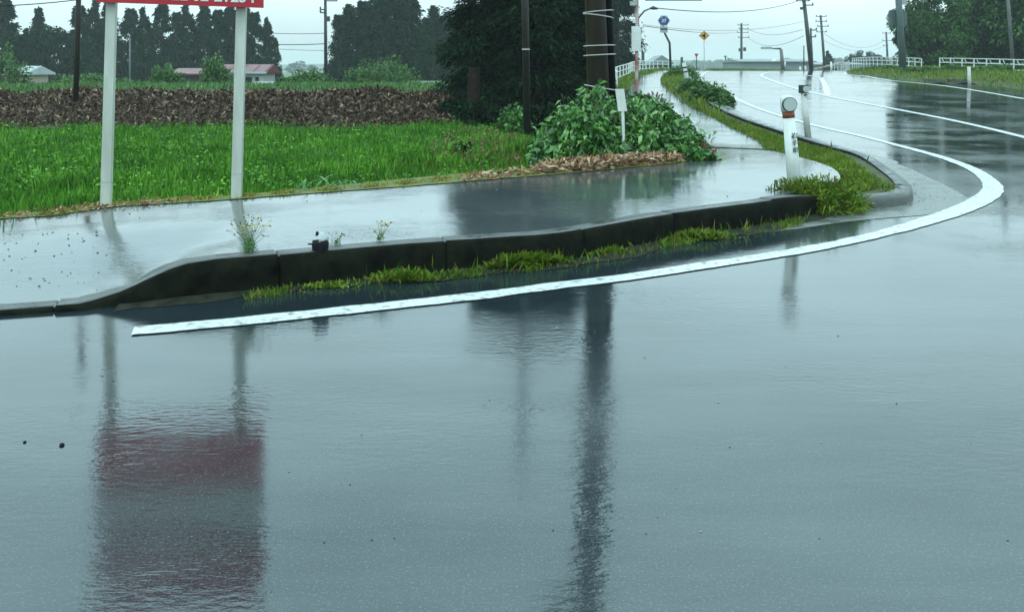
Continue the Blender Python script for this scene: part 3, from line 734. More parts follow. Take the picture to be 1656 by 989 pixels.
# front face leaves sit on the outer skin
P = np.column_stack([Xv, Yv, Zv])
ok = hz_ > .05; P = P[ok]
D = rng.normal(0, .55, (len(P), 3)); D[:, 1] -= .5; D[:, 2] -= .15
s = rng.uniform(.6, 1.3, len(P))
s = s*rng.uniform(.55, 1.2, len(P))
quads_obj('foliage', leaf_quads(P, D, .125*s, .05*s, bend=.3), M['knot'], knot_root, tuple(knot_root.location))
st = MB()
for k in range(60):
    px = random.uniform(880, 1125); Yk = random.uniform(11.0, 12.6); xk = (px-PX0)/FPX*Yk; zt = CAMZ-(knot_height(px)-HY)*11.8/FPX
    st.tube([(xk, Yk, 0), (xk+random.uniform(-.05, .05), Yk, zt*.6), (xk+random.uniform(-.12, .12), Yk-.05, zt*.93)], [.006, .005, .003], 5)
st.build('stems', M['stem'], knot_root)
sh = []; sf = MB()
for k in range(46):
    px = random.uniform(870, 1130); Yk = random.uniform(11.0, 12.4); xk = (px-PX0)/FPX*Yk; zt = CAMZ-(knot_height(px)-HY)*11.8/FPX
    dx, dy, dz = random.uniform(-.28, .28), random.uniform(-.25, .05), random.uniform(.04, .20)
    P_ = [(xk, Yk, zt*.6), (xk+dx*.35, Yk+dy*.3, zt*.85+dz*.8), (xk+dx*.75, Yk+dy*.7, zt*.85+dz), (xk+dx, Yk+dy, zt*.85+dz*.6)]
    sf.tube(P_, [.005, .004, .003, .001], 4)
    for q in np.linspace(.25, 1, 7):
        i_ = min(2, int(q*3)); f_ = q*3-i_; sh.append([P_[i_][c_]+(P_[i_+1][c_]-P_[i_][c_])*f_ for c_ in range(3)])
sf.build('shoots', M['stem'], knot_root)
sh = np.array(sh); D = rng.normal(0, .6, sh.shape); D[:, 2] -= .2
quads_obj('shoot_leaves', leaf_quads(sh, D, .10*rng.uniform(.6, 1.2, len(sh)), .04, bend=.3), M['knot'], knot_root, tuple(knot_root.location))
# reddish leaves at its right
x, y = 2.03, 12.4
mound('rusty_plant', x, y, .70, .16, .14, .18, 170, .12, .025, M['rust_leaf'], 'rust-red spiky plant on top of the shrub mound, beside the path', 'plant', up=.9)
mound('dock_plant', 2.22, 10.75, .12, .30, .16, .16, 420, .13, .06, M['knot'], 'low leafy plant at the footway edge, right foot of the shrub mound', 'plant', up=.4)
mound('rusty_plant', 2.50, 11.2, .08, .13, .22, .24, 400, .09, .015, M['rust_leaf'], 'browned grass clump where the shrub mound meets the path', 'plant', up=.9)
mound('small_bush', .02, 17.2, -.02, .30, .25, .50, 900, .11, .06, M['knot'], 'small leafy bush standing left of the slim pole before the conifers', 'bush', up=.5)
mound('small_bush', -.72, 13.0, -.05, .14, .12, .22, 160, .09, .06, M['broad_dark'], 'dark weedy plant in the rough grass left of the slim pole', 'bush', up=.5)
# tall arching stem of grass left of pole
tall_clump_x = 0

# ------------------------------------------------------------------ trees
def cedar_meshes(seed, h, wd, nb, nl, leafL, leafW, bare=.08, jit=.10, power=.75):
    r = np.random.default_rng(seed)
    t = r.uniform(bare, 1, nb)**.95; az = r.uniform(0, 2*np.pi, nb)
    ln = wd*(1-t+.04)**power*r.uniform(.55, 1.1, nb)
    i = r.integers(0, nb, nl); s = r.uniform(0, 1, nl)**.55
    w_ = ln[i]; a = az[i]+r.normal(0, .16, nl)
    P = np.column_stack([np.cos(a)*s*w_, np.sin(a)*s*w_, t[i]*h+.25*w_*s-.35*w_*s**2])
    P += r.normal(0, 1, (nl, 3))*(jit*w_[:, None]*.6+.08*h/10)
    D = np.column_stack([np.cos(a), np.sin(a), -.35*np.ones(nl)])+r.normal(0, .5, (nl, 3))
    sz = r.uniform(.6, 1.3, nl)
    Q = leaf_quads(P, D, leafL*sz, leafW*sz, r, bend=.2)
    me = mesh_np('crown', Q.reshape(-1, 3), np.arange(4*nl).reshape(-1, 4))
    b = MB(); b.tube([(0, 0, -.2), (r.normal(0, .05), 0, h*.5), (0, 0, h*.96)], [h*.018, h*.012, h*.002], 8)
    for k in range(0, nb, max(1, nb//40)):
        z0 = t[k]*h; b.tube([(0, 0, z0), (np.cos(az[k])*ln[k]*.8, np.sin(az[k])*ln[k]*.8, z0-.1*ln[k]*.8)], [h*.004, h*.0015], 4)
    mt = bpy.data.meshes.new('trunk'); mt.from_pydata(b.v, [], b.f); mt.update()
    return me, mt
def broad_meshes(seed, h, wd, ncl, nl, leafL, leafW, base=.15, asp=1.0, crad=.16):
    r = np.random.default_rng(seed)
    d = unit(r.normal(size=(ncl, 3))); rr = r.uniform(.35, 1, ncl)**.5
    zc = h*(base+(1-base)*.52); zr = h*(1-base)*.5
    C = d*rr[:, None]*np.array((wd, wd*asp, zr*.92)); C[:, 2] += zc
    cr_ = wd*crad*r.uniform(.7, 1.5, ncl)
    i = r.integers(0, ncl, nl); off = unit(r.normal(size=(nl, 3)))*(r.uniform(.45, 1, nl)**.5)[:, None]*np.array((1, 1, .6))
    P = C[i]+off*cr_[i][:, None]
    D = off+np.array((0, 0, -.25))+r.normal(0, .45, (nl, 3)); sz = r.uniform(.6, 1.3, nl)
    Q = leaf_quads(P, D, leafL*sz, leafW*sz, r, bend=.25)
    me = mesh_np('crown', Q.reshape(-1, 3), np.arange(4*nl).reshape(-1, 4))
    b = MB(); b.tube([(0, 0, -.2), (.05*wd, 0, h*.3), (0, 0, h*.7)], [h*.025, h*.018, h*.004], 8)
    for k in range(0, ncl, max(1, ncl//22)):
        b.tube([(0, 0, h*random.uniform(.15, .5)), tuple(C[k]*np.array((.6, .6, .9))), tuple(C[k])], [h*.008, h*.005, h*.002], 5)
    mt = bpy.data.meshes.new('trunk'); mt.from_pydata(b.v, [], b.f); mt.update()
    return me, mt
def tree(name, ms, x, y, z, s, sxy, rz, leafmat, label, cat, group):
    root = empty(name, (x, y, z), label, cat, group); root.rotation_euler.z = rz; root.scale = (s*sxy, s*sxy, s)
    for nm, me_, mt_ in (('crown', ms[0], leafmat), ('trunk', ms[1], M['bark'])):
        if not me_.materials: me_.materials.append(mt_)
        o = bpy.data.objects.new(nm, me_); COL.objects.link(o); o.parent = root
    return root
farC = [cedar_meshes(10+k, 10, 3.3, 85+12*k, 8500, .40, .15, bare=.10, jit=.12, power=.95) for k in range(3)]
denseC = [cedar_meshes(20+k, 10, 2.5, 190, 11000, .36, .16, bare=.03, jit=.2, power=.6) for k in range(2)]
farB = [broad_meshes(30+k, 8, 3.4, 60, 6500, .34, .2, base=.02) for k in range(2)]
GZ = -1.05
def place_cedar(k, px, top, Y, wide, label, group, pool=farC, sxy=None):
    h = (HY-top)*Y/FPX+CAMZ-GZ
    m_ = pool[k % len(pool)]; s = h/10
    return tree('cedar_tree', m_, (px-PX0)/FPX*Y, Y, GZ, s, wide, random.uniform(0, 6.28), M['cedar'], label, 'tree', group)
row = [(5, -6, 118, 1.1), (62, 14, 125, .8), (128, 8, 120, .9), (150, 2, 132, .9), (176, 4, 124, .95), (212, 12, 130, .95), (234, 14, 122, .8), (262, 5, 128, 1.0), (286, 18, 134, .8), (304, 10, 124, .95), (330, 8, 130, .95), (352, 14, 122, .85), (372, 4, 128, .9), (394, 6, 134, .95), (412, 18, 124, .8), (433, 30, 128, .75), (446, 62, 131, .6)]
for k, (px, tp, Yv, wd) in enumerate(row):
    place_cedar(k, px, tp, Yv*.72, wd, f'{ORD[k]} cedar from the left in the tall row beyond the field, behind the red sign', 'cedars in the row beyond the field')
cop = [(548, 26, 112, .8), (566, 10, 108, .9), (590, 4, 110, 1.0), (612, -10, 106, 1.0), (640, -14, 108, 1.05), (664, -4, 112, 1.0), (686, 30, 118, .9), (702, 12, 122, .8), (722, 22, 120, .8), (745, 10, 122, .9)]
for k, (px, tp, Yv, wd) in enumerate(cop):
    place_cedar(k, px, tp, Yv*.74, wd, f'{ORD[k]} conifer from the left in the dark copse right of the distant pole', 'conifers in the dark copse', denseC)
for k, (px, tp, Yv, sc_, lb) in enumerate(((20, 42, 108, 1.0, 'dark leafy tree at far left behind the pale shed'), (62, 36, 112, 1.1, 'rounded dark tree just right of the pale shed'), (100, 40, 114, 1.0, 'leafy tree left of the slim dark pole, in front of cedars'), (150, 66, 106, .9, 'lower leafy tree between the slim dark pole and left sign post'), (700, 58, 104, .8, 'pale hazy leafy tree at right end of the dark copse'))):
    Yv *= .73; h = (HY-tp)*Yv/FPX+CAMZ-GZ
    tree('leafy_tree', farB[k % 2], (px-PX0)/FPX*Yv, Yv, GZ, h/8, sc_*.9, k*1.3, M['broad_dark'], lb, 'tree', 'leafy trees among the cedars')
# very far trees, paling into the mist
far = [(470, 102, 230), (484, 98, 240), (505, 104, 235), (1110, 99, 330), (1126, 96, 340), (1145, 97, 330), (1160, 95, 350), (1182, 98, 340), (1205, 99, 335), (1225, 98, 345), (1250, 96, 350), (1275, 93, 300), (1290, 95, 310), (1312, 98, 300), (1352, 92, 280), (1430, 92, 270), (1446, 94, 260)]
for k, (px, tp, Yv) in enumerate(far):
    Yv *= 2; h = (HY-tp)*Yv/FPX+CAMZ-GZ
    lb = f'{ORD[k]} pale tree from the left on the misty skyline left of the copse' if k < 3 else f'{ORD[k-3]} mist-pale tree from the left on the skyline beyond the road crest'
    tree('distant_tree', farB[k % 2], (px-PX0)/FPX*Yv, Yv, GZ, h/8, 1.4, k*.9, M['broad_dark'], lb, 'tree', 'trees fading in the mist')
for k, (px, tp, Yv, wd) in enumerate(((1380, 84, 150, .8), (1402, 80, 155, .85), (1420, 86, 160, .7))):
    h = (HY-tp)*Yv/FPX+CAMZ-GZ
    tree('roadside_tree', farB[k % 2], (px-PX0)/FPX*Yv, Yv, GZ, h/8, wd*1.2, k*2., M['broad_dark'], f'{ORD[k]} from the left of three rounded hazy trees beyond the white fence', 'tree', 'rounded hazy trees beyond the right fence')
tree('pine_tree', farC[0], (1340-PX0)/FPX*130, 130, -.6, .46, 1.2, 1, M['cedar'], 'small pointed conifer behind the white roadside post at the crest', 'tree', None)
tree('leafy_tree', farB[0], (1350-PX0)/FPX*132, 132, -.6, .38, .8, 2, M['broad_dark'], 'small rounded tree touching the pointed conifer at the crest', 'tree', None)
tree('leafy_tree', farB[1], (1066-PX0)/FPX*150, 150, -.6, .42, .5, 2, M['broad_dark'], 'small round tree showing over the left white fence', 'tree', None)

# near dark conifers
nearC = [cedar_meshes(40+k, 6, 1.6, 120, 30000, .20, .05, bare=.0, jit=.12, power=.42) for k in range(2)]
spots = [(790, 21.8, 4.9, 1.0, 'leftmost dark conifer at the field edge, pointed and dense'), (832, 22.8, 5.3, 1.0, 'second dark conifer from the left, with its bare trunk showing low'), (868, 21.6, 5.0, 1.0, 'dark conifer directly behind the slim pole'), (893, 22.6, 5.3, 1.0, 'dark conifer between the slim pole and the thick pole'), (922, 23.5, 5.1, .8, 'dark conifer directly behind the thick banded pole'), (1000, 62, 9.5, .8, 'rightmost dark conifer, beside the white hanging board')]
for k, (px, Yv, h, wd, lb) in enumerate(spots):
    x = (px-PX0)/FPX*Yv
    tree('conifer', nearC[k % 2], x, Yv, float(field_z(np.array([x]), np.array([Yv]))[0])-.35, h/6, wd, k*1.1, M['cedar_near'], lb, 'tree', 'dark conifers beside the path')
for k, (x, y, rx, h, lb) in enumerate(((-1.0, 20.3, .7, .35, 'low dark undergrowth at the left foot of the conifers'), (.2, 20.0, 1.1, .40, 'dark undergrowth right of the bare brown trunk'), (1.6, 19.2, 1.3, .6, 'dark undergrowth between slim pole and shrub mound'), (1.3, 17.6, .8, .6, 'dark undergrowth behind the thick pole foot'))):
    mound('undergrowth', x, y, float(field_z(np.array([x]), np.array([y]))[0])-.1, rx, .9, h, 5200, .16, .06, M['cedar_near'], lb, 'bush', 'dark undergrowth below the conifers', up=.4, shell=.5)
b = MB(); b.tube([at(765, 197, 20.2), at(767, 110, 20.4)], [.17, .13], 10)
tag(b.build('tree_stump', M['trunk_dark'], origin=tuple(at(765, 197, 20.2))), 'bare brown trunk standing at the front of the dark conifers', 'tree trunk')

# big leafy trees on the right
bigB = [broad_meshes(50+k, 7, 3.4, 60, 24000, .26, .13, base=-.02, crad=.24) for k in range(2)]
for k, (px, Yv, h, wd, lb) in enumerate(((1510, 57, 6.2, .80, 'leafy tree nearest the steel mast, branches reaching past it'), (1580, 60, 7.2, .95, 'leafy tree behind the gap and left half of the right fence'), (1650, 57, 7.4, 1.05, 'leafy tree behind the grey pole at the right edge'), (1720, 60, 7.4, 1.0, 'leafy tree cut by the right edge of the photo'))):
    x = (px-PX0)/FPX*Yv
    tree('leafy_tree', bigB[k % 2], x, Yv, .35, h/7, wd, k*2.1+.5, M['broad'], lb, 'tree', 'big leafy trees behind the right fence')

# shrubs beyond the field
bushes = [(6, 128, 42, 1.05, 1.75, 'bright bush at the left edge beside the pale shed'), (268, 135, 44, .8, .95, 'rounded bush between the two sign posts, beyond the field'), (348, 138, 43, .75, 1.4, 'taller bush in front of the red roof'), (502, 140, 46, 1.1, .75, 'low olive bush near the distant utility pole foot'), (470, 142, 44, .8, .4, 'low leafy bush between red-roofed house and distant pole'), (625, 137, 46, 1.55, 1.35, 'wide light green bush in front of the dark copse'), (580, 138, 47, .8, .8, 'small bush at the left side of the wide light green one'), (140, 138, 44, 1.9, .55, 'low reedy thicket behind the slim dark pole')]
for k, (px, py, Yv, rx, rz_, lb) in enumerate(bushes):
    x, y, z = at(px, py, Yv)
    mound('shrub', x, y, .42, rx, rx*.8, rz_, 2800, .17, .07, M['knot_far'], lb, 'bush', 'bushes beyond the brown bank', up=.6, shell=.5)

# ------------------------------------------------------------------ red roadside sign
def lerp(a, b, t): return tuple(a[i]+(b[i]-a[i])*t for i in range(3))
YS = 8.05
bl = unproj(171, 334, SW); br = unproj(382, 321, SW)
sg = empty('road_sign', (bl[0], bl[1], float(SW(*bl))), 'red and white advertising board with white lettering on two white posts', 'sign')
gl, gr_ = (bl[0], bl[1], float(SW(*bl))-.1), (br[0], br[1], float(SW(*br))-.1)
k1 = at(181, 0, bl[1]); k2 = at(391, 0, br[1])
def up_to(g, k, z): t = (z-g[2])/(k[2]-g[2]); return lerp(g, k, t)
for g_, k_ in ((gl, k1), (gr_, k2)):
    b = MB(); p0 = g_; p1 = up_to(g_, k_, 3.3); w0, w1 = .088, .084
    V = []
    for p, w_ in ((p0, w0), (p1, w1)):
        for i, j in ((-1, -1), (1, -1), (1, 1), (-1, 1)): V.append((p[0]+i*w_/2, p[1]+j*w_/4, p[2]))
    b.add(V, [(0, 3, 2, 1), (4, 5, 6, 7), (0, 1, 5, 4), (1, 2, 6, 5), (2, 3, 7, 6), (3, 0, 4, 7)])
    pst = b.build('post', M['cream'], sg)
    q = up_to(g_, k_, g_[2]+.32); bb = MB(); bb.box((q[0], q[1], q[2]), (w0+.004, w0*.5+.004, .006)); bb.build('joint', M['plate'], pst, origin=tuple(sg.location))
    for zz in (2.0, 3.2):
        q = up_to(g_, k_, zz); bb = MB(); bb.box((q[0], q[1], q[2]), (w0+.05, w0*.5+.03, .04)); bb.build('bracket', M['band'], pst, origin=tuple(sg.location))
yb = min(bl[1], br[1])-.11
dyb = (br[1]-bl[1]); ang = math.atan2(dyb, br[0]-bl[0])
c0 = at(155, 3.5, bl[1]-.10); c1 = at(425, 13, br[1]-.10)
def bd(u, z): return (c0[0]+(c1[0]-c0[0])*u, c0[1]+(c1[1]-c0[1])*u, z)
zb0, zb1 = c0[2], c1[2]
def panel(z0, z1, name, m_, th=.03, yoff=0, u0=0, u1=1):
    b = MB(); A = [bd(u0, z0+(zb1-zb0)*u0), bd(u1, z0+(zb1-zb0)*u1), bd(u1, z1+(zb1-zb0)*u1), bd(u0, z1+(zb1-zb0)*u0)]
    V = [(p[0], p[1]+yoff, p[2]) for p in A]+[(p[0], p[1]+yoff+th, p[2]) for p in A]
    b.add(V, [(0, 1, 2, 3), (7, 6, 5, 4), (0, 4, 5, 1), (1, 5, 6, 2), (2, 6, 7, 3), (3, 7, 4, 0)])
    return b.build(name, m_, sg)
bp_ = panel(zb0, zb0+.52, 'board', M['red']); panel(zb0+.522, zb0+1.02, 'white_panel', M['white']); panel(zb0+1.022, zb0+1.55, 'top_board', M['red'])
bw = math.hypot(c1[0]-c0[0], c1[1]-c0[1])
tx = bd(.955, 0)
zt = CAMZ-(4.5-HY)*(tx[1]-.004)/FPX
tm = text_mesh('lettering', 'TEL 02-21234', .145, M['white'], sg, (tx[0]-sg.location.x, tx[1]-sg.location.y-.004, zt-sg.location.z), (R_(90), R_(2.0), ang), 'RIGHT', .002, .003)

# ------------------------------------------------------------------ delineator posts
def delineator(px, py, txp, typ, Y, label, group=None, style='white', wpx=22, fz=None, scale=1.0):
    x, _, z = at(px, py, Y); tx_, _, tz = at(txp, typ, Y)
    r = wpx/2/FPX*Y
    root = empty('delineator_post', (x, Y, z), label, 'road marker post', group)
    h = tz-z
    def at_(f): return (x+(tx_-x)*f, Y, z+h*f)
    if style == 'white':
        MB().tube([(x, Y, z-.1), at_(.76)], [r, r*.82], 20).build('post', M['white'], root, True)
        MB().tube([at_(.76), at_(.83)], [r*.84, r*.84], 20).build('band', M['orange'], root, True)
        hd = MB().tube([at_(.83), at_(.965), at_(1)], [r*.95, r*.95, r*.55], 20).build('cap', M['white'], root, True)
        c = at_(.905); MB().disc((c[0], Y-r*1.25, c[2]), r*.92, .012, 24).build('reflector', M['refl'], root)
        c = at_(.905); MB().disc((c[0], Y-r*1.23, c[2]), r*1.0, r*.5, 24).build('reflector_rim', M['darksteel'], root)
    elif style == 'grey':
        MB().tube([(x, Y, z-.1), at_(.84)], [r, r*.85], 14).build('post', M['greypost'], root, True)
        c = at_(.9); b = MB().box(at_(.92), (r*2.3, r*1.6, h*.17)); b.build('head', M['darksteel'], root)
        MB().disc((c[0]+r*.5, Y-r*.8-.05, at_(.92)[2]), r*1.0, .03, 20).build('reflector', M['refl'], root)
        MB().box((at_(.8)[0]+.01, Y-r-.005, at_(.8)[2]), (r*.9, .012, .03)).build('bolt_plate', M['darksteel'], root)
    elif style == 'striped':
        MB().tube([(x, Y, z-.1), at_(1)], [r, r*.8], 12).build('post', M['cream'], root, True)
        for f in (.32, .62, .8): MB().tube([at_(f), at_(f+.05)], r*1.06, 12).build('band', M['darksteel'], root, True)
    else:
        MB().tube([(x, Y, z-.3), at_(1)], [r, r*.8], 10).build('post', M['white'] if style == 'plain' else M['greypost'], root, True)
    return root
d1 = delineator(1287, 306, 1272, 154, 8.35, 'white leaning marker post with round grey reflector and orange band, black characters', wpx=23)
# vertical black characters on its face
for k, ch in enumerate(('岩', '手', '県')):
    f = .585-.075*k; xx = d1.location.x+(at(1272, 154, 8.35)[0]-d1.location.x)*f
    hh = at(1272, 154, 8.35)[2]-d1.location.z
    text_mesh('lettering', ch, .060, M['black'], d1, (xx-d1.location.x+.012, -.0725, hh*f-.03), (R_(90), R_(6), 0), 'CENTER', .003)
delineator(1307, 215, 1298, 138, 15.6, 'grey marker post with small round reflector beside the far kerb', style='grey', wpx=10.5)
delineator(1114, 141, 1106, 102, 31.5, 'cream marker post with dark bands standing in the verge weeds', style='striped', wpx=8)
delineator(1568, 131, 1567, 108, 34, 'plain grey marker stub before the right fence', style='greyplain', wpx=6)
delineator(1345, 114, 1344, 100, 62, 'white marker post beside the road at the crest, right side', style='plain', wpx=4)
delineator(1304, 116, 1302, 107, 86, 'rightmost of the small white posts seen over the crest', style='plain', wpx=3)
delineator(1295, 116, 1294, 108, 88, 'stubby white post over the crest, left of the tall leaning pole', style='plain', wpx=4)
delineator(1266, 116, 1270, 100, 82, 'white post leaning right, seen over the crest under the lamp', style='plain', wpx=3)
# white stake in the shrub
sx_, sy_, sz_ = at(1010, 240, 10.85)
stk = empty('marker_stake', (sx_, sy_, .14), 'white marker stake in front of the shrub mound beside the thick pole', 'marker post')
MB().tube([(sx_, sy_, .05), at(1007, 176, 10.85)], [.018, .02], 8).build('post', M['white'], stk)
a0, a1 = at(1007, 180, 10.84), at(1002, 144, 10.84); MB().add([(a0[0]-.055, a0[1]-.01, a0[2]), (a0[0]+.055, a0[1]-.01, a0[2]), (a1[0]+.055, a1[1]-.01, a1[2]), (a1[0]-.055, a1[1]-.01, a1[2]), (a0[0]-.055, a0[1]+.02, a0[2]), (a0[0]+.055, a0[1]+.02, a0[2]), (a1[0]+.055, a1[1]+.02, a1[2]), (a1[0]-.055, a1[1]+.02, a1[2])], [(0, 1, 2, 3), (7, 6, 5, 4), (0, 4, 5, 1), (1, 5, 6, 2), (2, 6, 7, 3), (3, 7, 4, 0)]).build('plate', M['white'], stk)
# round stub on the kerb
ki = int(np.argmin(np.abs(K[:K_near_end, 0]-(536-PX0)/FPX*5.3))); kx, ky = offs(K, .06)[ki]; kzv = float(ktop(kx, ky))
stub = empty('reflector_stub', (kx, ky, kzv), 'squat black reflector stub with pale cap and bolt, standing on the dark kerb', 'road marker')
MB().tube([(kx, ky-.012, kzv-.09), (kx, ky-.012, kzv-.05), (kx, ky-.006, kzv+.03), (kx, ky, kzv+.05)], [.02, .045, .052, .048], 18).build('base', M['black'], stub, True)
MB().tube([(kx, ky, kzv+.05), (kx-.002, ky, kzv+.062), (kx-.006, ky, kzv+.078), (kx-.012, ky, kzv+.082)], [.052, .046, .036, .028], 18).build('cap', M['plate'], stub, True)
MB().tube([(kx-.018, ky, kzv+.08), (kx-.022, ky, kzv+.105)], [.014, .006], 8).build('bolt', M['black'], stub)
MB().box((kx-.06, ky, kzv+.028), (.03, .012, .008)).build('tab', M['black'], stub)

# ------------------------------------------------------------------ poles
def pole(px, py, txp, typ, Y, wpx, label, name='utility_pole', m_='wood', top_z=None, group=None, taper=.75, arms=(), zb=None, boxes=(), cat='pole'):
    x, _, z = at(px, py, Y); tx_, _, tz = at(txp, typ, Y); r = wpx/2/FPX*Y
    if top_z is not None:
        f = (top_z-z)/(tz-z); tx_, tz = x+(tx_-x)*f, top_z
    root = empty(name, (x, Y, z), label, cat, group)
    MB().tube([(x, Y, z-.25), ((x+tx_)/2, Y, (z+tz)/2), (tx_, Y, tz)], [r, r*(1+taper)/2, r*taper], 14).build('shaft', M[m_], root, True)
    def on(py_): f = (at(0, py_, Y)[2]-z)/(tz-z); return (x+(tx_-x)*f, Y, z+(tz-z)*f)
    for (ay, l0, l1, th) in arms:
        c = on(ay); a0 = c[0]+l0/FPX*Y; a1 = c[0]+l1/FPX*Y
        arm = MB().box(((a0+a1)/2, Y-r*1.1, c[2]), (a1-a0, .09, .09)).build('crossarm', M['darksteel'], root)
        for q in (a0+.06*(a1-a0), a1-.06*(a1-a0)):
            MB().tube([(q, Y-r*1.1, c[2]+.045), (q, Y-r*1.1, c[2]+.12), (q, Y-r*1.1, c[2]+.22)], [.05, .07, .035], 8).build('insulator', M['darksteel'], arm, origin=tuple(root.location))
    for (ay, dx, w_, h_) in boxes:
        c = on(ay); MB().tube([(c[0]+dx/FPX*Y, Y-.1, c[2]-h_/2/FPX*Y), (c[0]+dx/FPX*Y, Y-.1, c[2]+h_/2/FPX*Y)], w_/2/FPX*Y, 12).build('transformer', M['darksteel'], root)
    return root, on
pole(121, 206, 127, 0, 20.8, 9, 'slim dark wooden pole standing in the brown bank, left side', m_='wood', top_z=6.2)
_, on850 = pole(853, 222, 849, 0, 17.0, 12.5, 'slim dark pole in front of the conifers with one pale band', m_='wood', top_z=6.6)
r850 = _; c = on850(80); MB().tube([(c[0], c[1], c[2]-.012), (c[0], c[1], c[2]+.012)], .078, 14).build('band', M['band'], r850)
tp, ontp = pole(972, 250, 963, 0, 12.2, 37, 'thick weathered utility pole with pale wire bands rising from the shrub mound', m_='oldpole', top_z=10.2, taper=.62)
tp2, ontp2 = pole(996, 250, 984, 0, 12.32, 13, 'thin black pole strapped to the right side of the thick pole', m_='black', top_z=8.4, taper=.9)
for yb_, tilt in ((19, .01), (26, -.015), (74, .004), (89, .006), (142, -.02)):
    c = ontp(yb_); c2 = ontp2(yb_)
    rad = .185*(1-.03*(142-yb_)/30)
    pts = []
    for q in range(25):
        a = 2*math.pi*q/24; pts.append((c[0]+.035+(rad+.05)*math.cos(a), c[1]+(rad+.02)*math.sin(a)+.02, c[2]+tilt*math.cos(a)*2))
    MB().tube(pts, .007, 6, False).build('wire_band', M['band'], tp)
for zz in (8.9, 9.6):
    MB().box((tp.location.x-.75, 12.0, zz), (1.8, .09, .09)).build('crossarm', M['darksteel'], tp)
MB().tube([(tp.location.x-.55, 12.0, 6.4), (tp.location.x-.55, 12.0, 7.2)], .26, 16).build('transformer', M['plate'], tp)
# left far service pole among the cedars
pole(210, 142, 210, 62, 70, 3, 'thin pale pole in front of the cedar row, right of left sign post', m_='conc', name='service_pole')
pA, onA = pole(527, 118, 526, -6, 66, 6, 'dark distant utility pole with side arm and box left of the copse', arms=((2, 0, 20, 0), (16, -8, 2, 0), (21, -8, 2, 0)), boxes=((31, 5, 6, 8),))
pB, onB = pole(1199, 118, 1199, 38, 140, 4.6, 'slender utility pole with many crossarms beyond the crest, left of the lamp', m_='darksteel', arms=((41, -7, 11, 0), (47, -5, 11, 0), (53, -8, 11, 0), (61, -6, 12, 0)), boxes=((80, 5, 5, 6), (81, -3, 4, 5)))
pC, onC = pole(1313, 116, 1299, -8, 75, 7.5, 'tallest leaning utility pole at the crest', m_='darksteel', arms=((2, -14, 8, 0), (9, -3, 13, 0)), boxes=((14, -5, 7, 4),))
pC2, _ = pole(1314, 116, 1311, 47, 79, 4, 'short pole overlapping the tallest leaning pole, two small arms', m_='darksteel', arms=((49, -1, 9, 0), (60, -3, 7, 0)))
pD, onD = pole(1334, 112, 1327, 25, 120, 4.6, 'utility pole with stacked crossarms just right of the tallest one', m_='darksteel', arms=((27, -9, 9, 0), (35, -10, 9, 0), (43, -8, 11, 0), (52, -10, 7, 0)))
pE, onE = pole(1436, 108, 1433, 52, 160, 3.6, 'small distant utility pole left of the steel mast', m_='darksteel', arms=((54, -7, 7, 0), (66, -8, 9, 0), (74, -7, 1, 0)))
pole(1300, 118, 1300, 74, 110, 2.4, 'short bare pole immediately left of the tallest leaning pole', m_='darksteel')
pole(1174, 120, 1173, 90, 190, 3, 'left of two tiny poles standing at the road crest', m_='darksteel', arms=((92, -3, 2, 0),))
pole(1180, 120, 1178, 94, 200, 3, 'right of two tiny poles standing at the road crest', m_='darksteel', arms=((95, -3, 6, 0), (99, -1, 7, 0)))
pole(1638, 100, 1630, 0, 50, 6, 'grey pole with a tiny white tag behind the right fence', m_='conc', top_z=8)
pF, onF = pole(1461, 114, 1453, 0, 48, 11, 'stout grey-green steel mast with sign boxes seen from behind', name='steel_mast', m_='steel', top_z=7.0, taper=.85, cat='mast')
# sign boxes on the mast: rounded-top plates
def rounded(cx, z0, z1, hw, n=8, r=.12):
    P = [(cx-hw, z0), (cx+hw, z0), (cx+hw, z1-r)]
    P += [(cx+hw-r+r*math.cos(t), z1-r+r*math.sin(t)) for t in np.linspace(0, math.pi/2, n)]
    P += [(cx-hw+r-r*math.sin(t), z1-r+r*math.cos(t)) for t in np.linspace(0, math.pi/2, n)]
    return P
c = onF(28)
MB().prism(rounded(c[0]-.27, c[2]-.46, c[2]+.42, .20), 48.25, .12).build('sign_box', M['steel'], pF)
MB().prism(rounded(c[0]+.30, c[2]-.48, c[2]+.38, .22), 48.25, .12).build('sign_box', M['steel'], pF)
c = onF(3); MB().box((c[0]+.32, 48.2, c[2]+.2), (.40, .2, .7)).build('control_box', M['plate'], pF)

# wires
def wire(a, b, sag, r, label, n=24):
    a, b = Vector(a), Vector(b); P = []
    for i in range(n+1):
        t = i/n; p = a.lerp(b, t); p.z -= sag*4*t*(1-t); P.append(tuple(p))
    o = MB().tube(P, r, 5, False).build('power_line', M['black'], origin=tuple(a)); tag(o, label, 'cable', 'overhead cables')
wire(at(0, 10, 19.6), at(126, 0, 20.7), .02, .012, 'cable running from the top left corner to the slim dark pole')
wire(at(440, 54, 66), at(526, 54, 66), .05, .022, 'upper of the three cables left of the distant pole')
wire(at(440, 72, 66), at(526, 71, 66), .05, .03, 'middle of the three cables left of the distant pole')
wire(at(440, 79, 66), at(526, 82, 66), .03, .016, 'lowest of the three cables left of the distant pole')
wire(at(1058, 13, 40), at(1290, 2, 75), .5, .022, 'thick cable sagging from the street lamp arm to the tallest pole')
wire(at(1040, 42, 45), at(1192, 52, 140), .3, .02, 'cable passing behind the blue route sign toward the slender pole')
wire(at(1040, 40, 60), at(1300, 35, 76), .6, .012, 'thinnest upper cable between path lamp and tallest pole')
wire(at(1210, 47, 140), at(1298, 48, 76), .7, .02, 'upper cable between slender pole and tallest pole')
wire(at(1210, 61, 140), at(1300, 58, 76), 1.1, .02, 'lower sagging cable between slender pole and tallest pole')
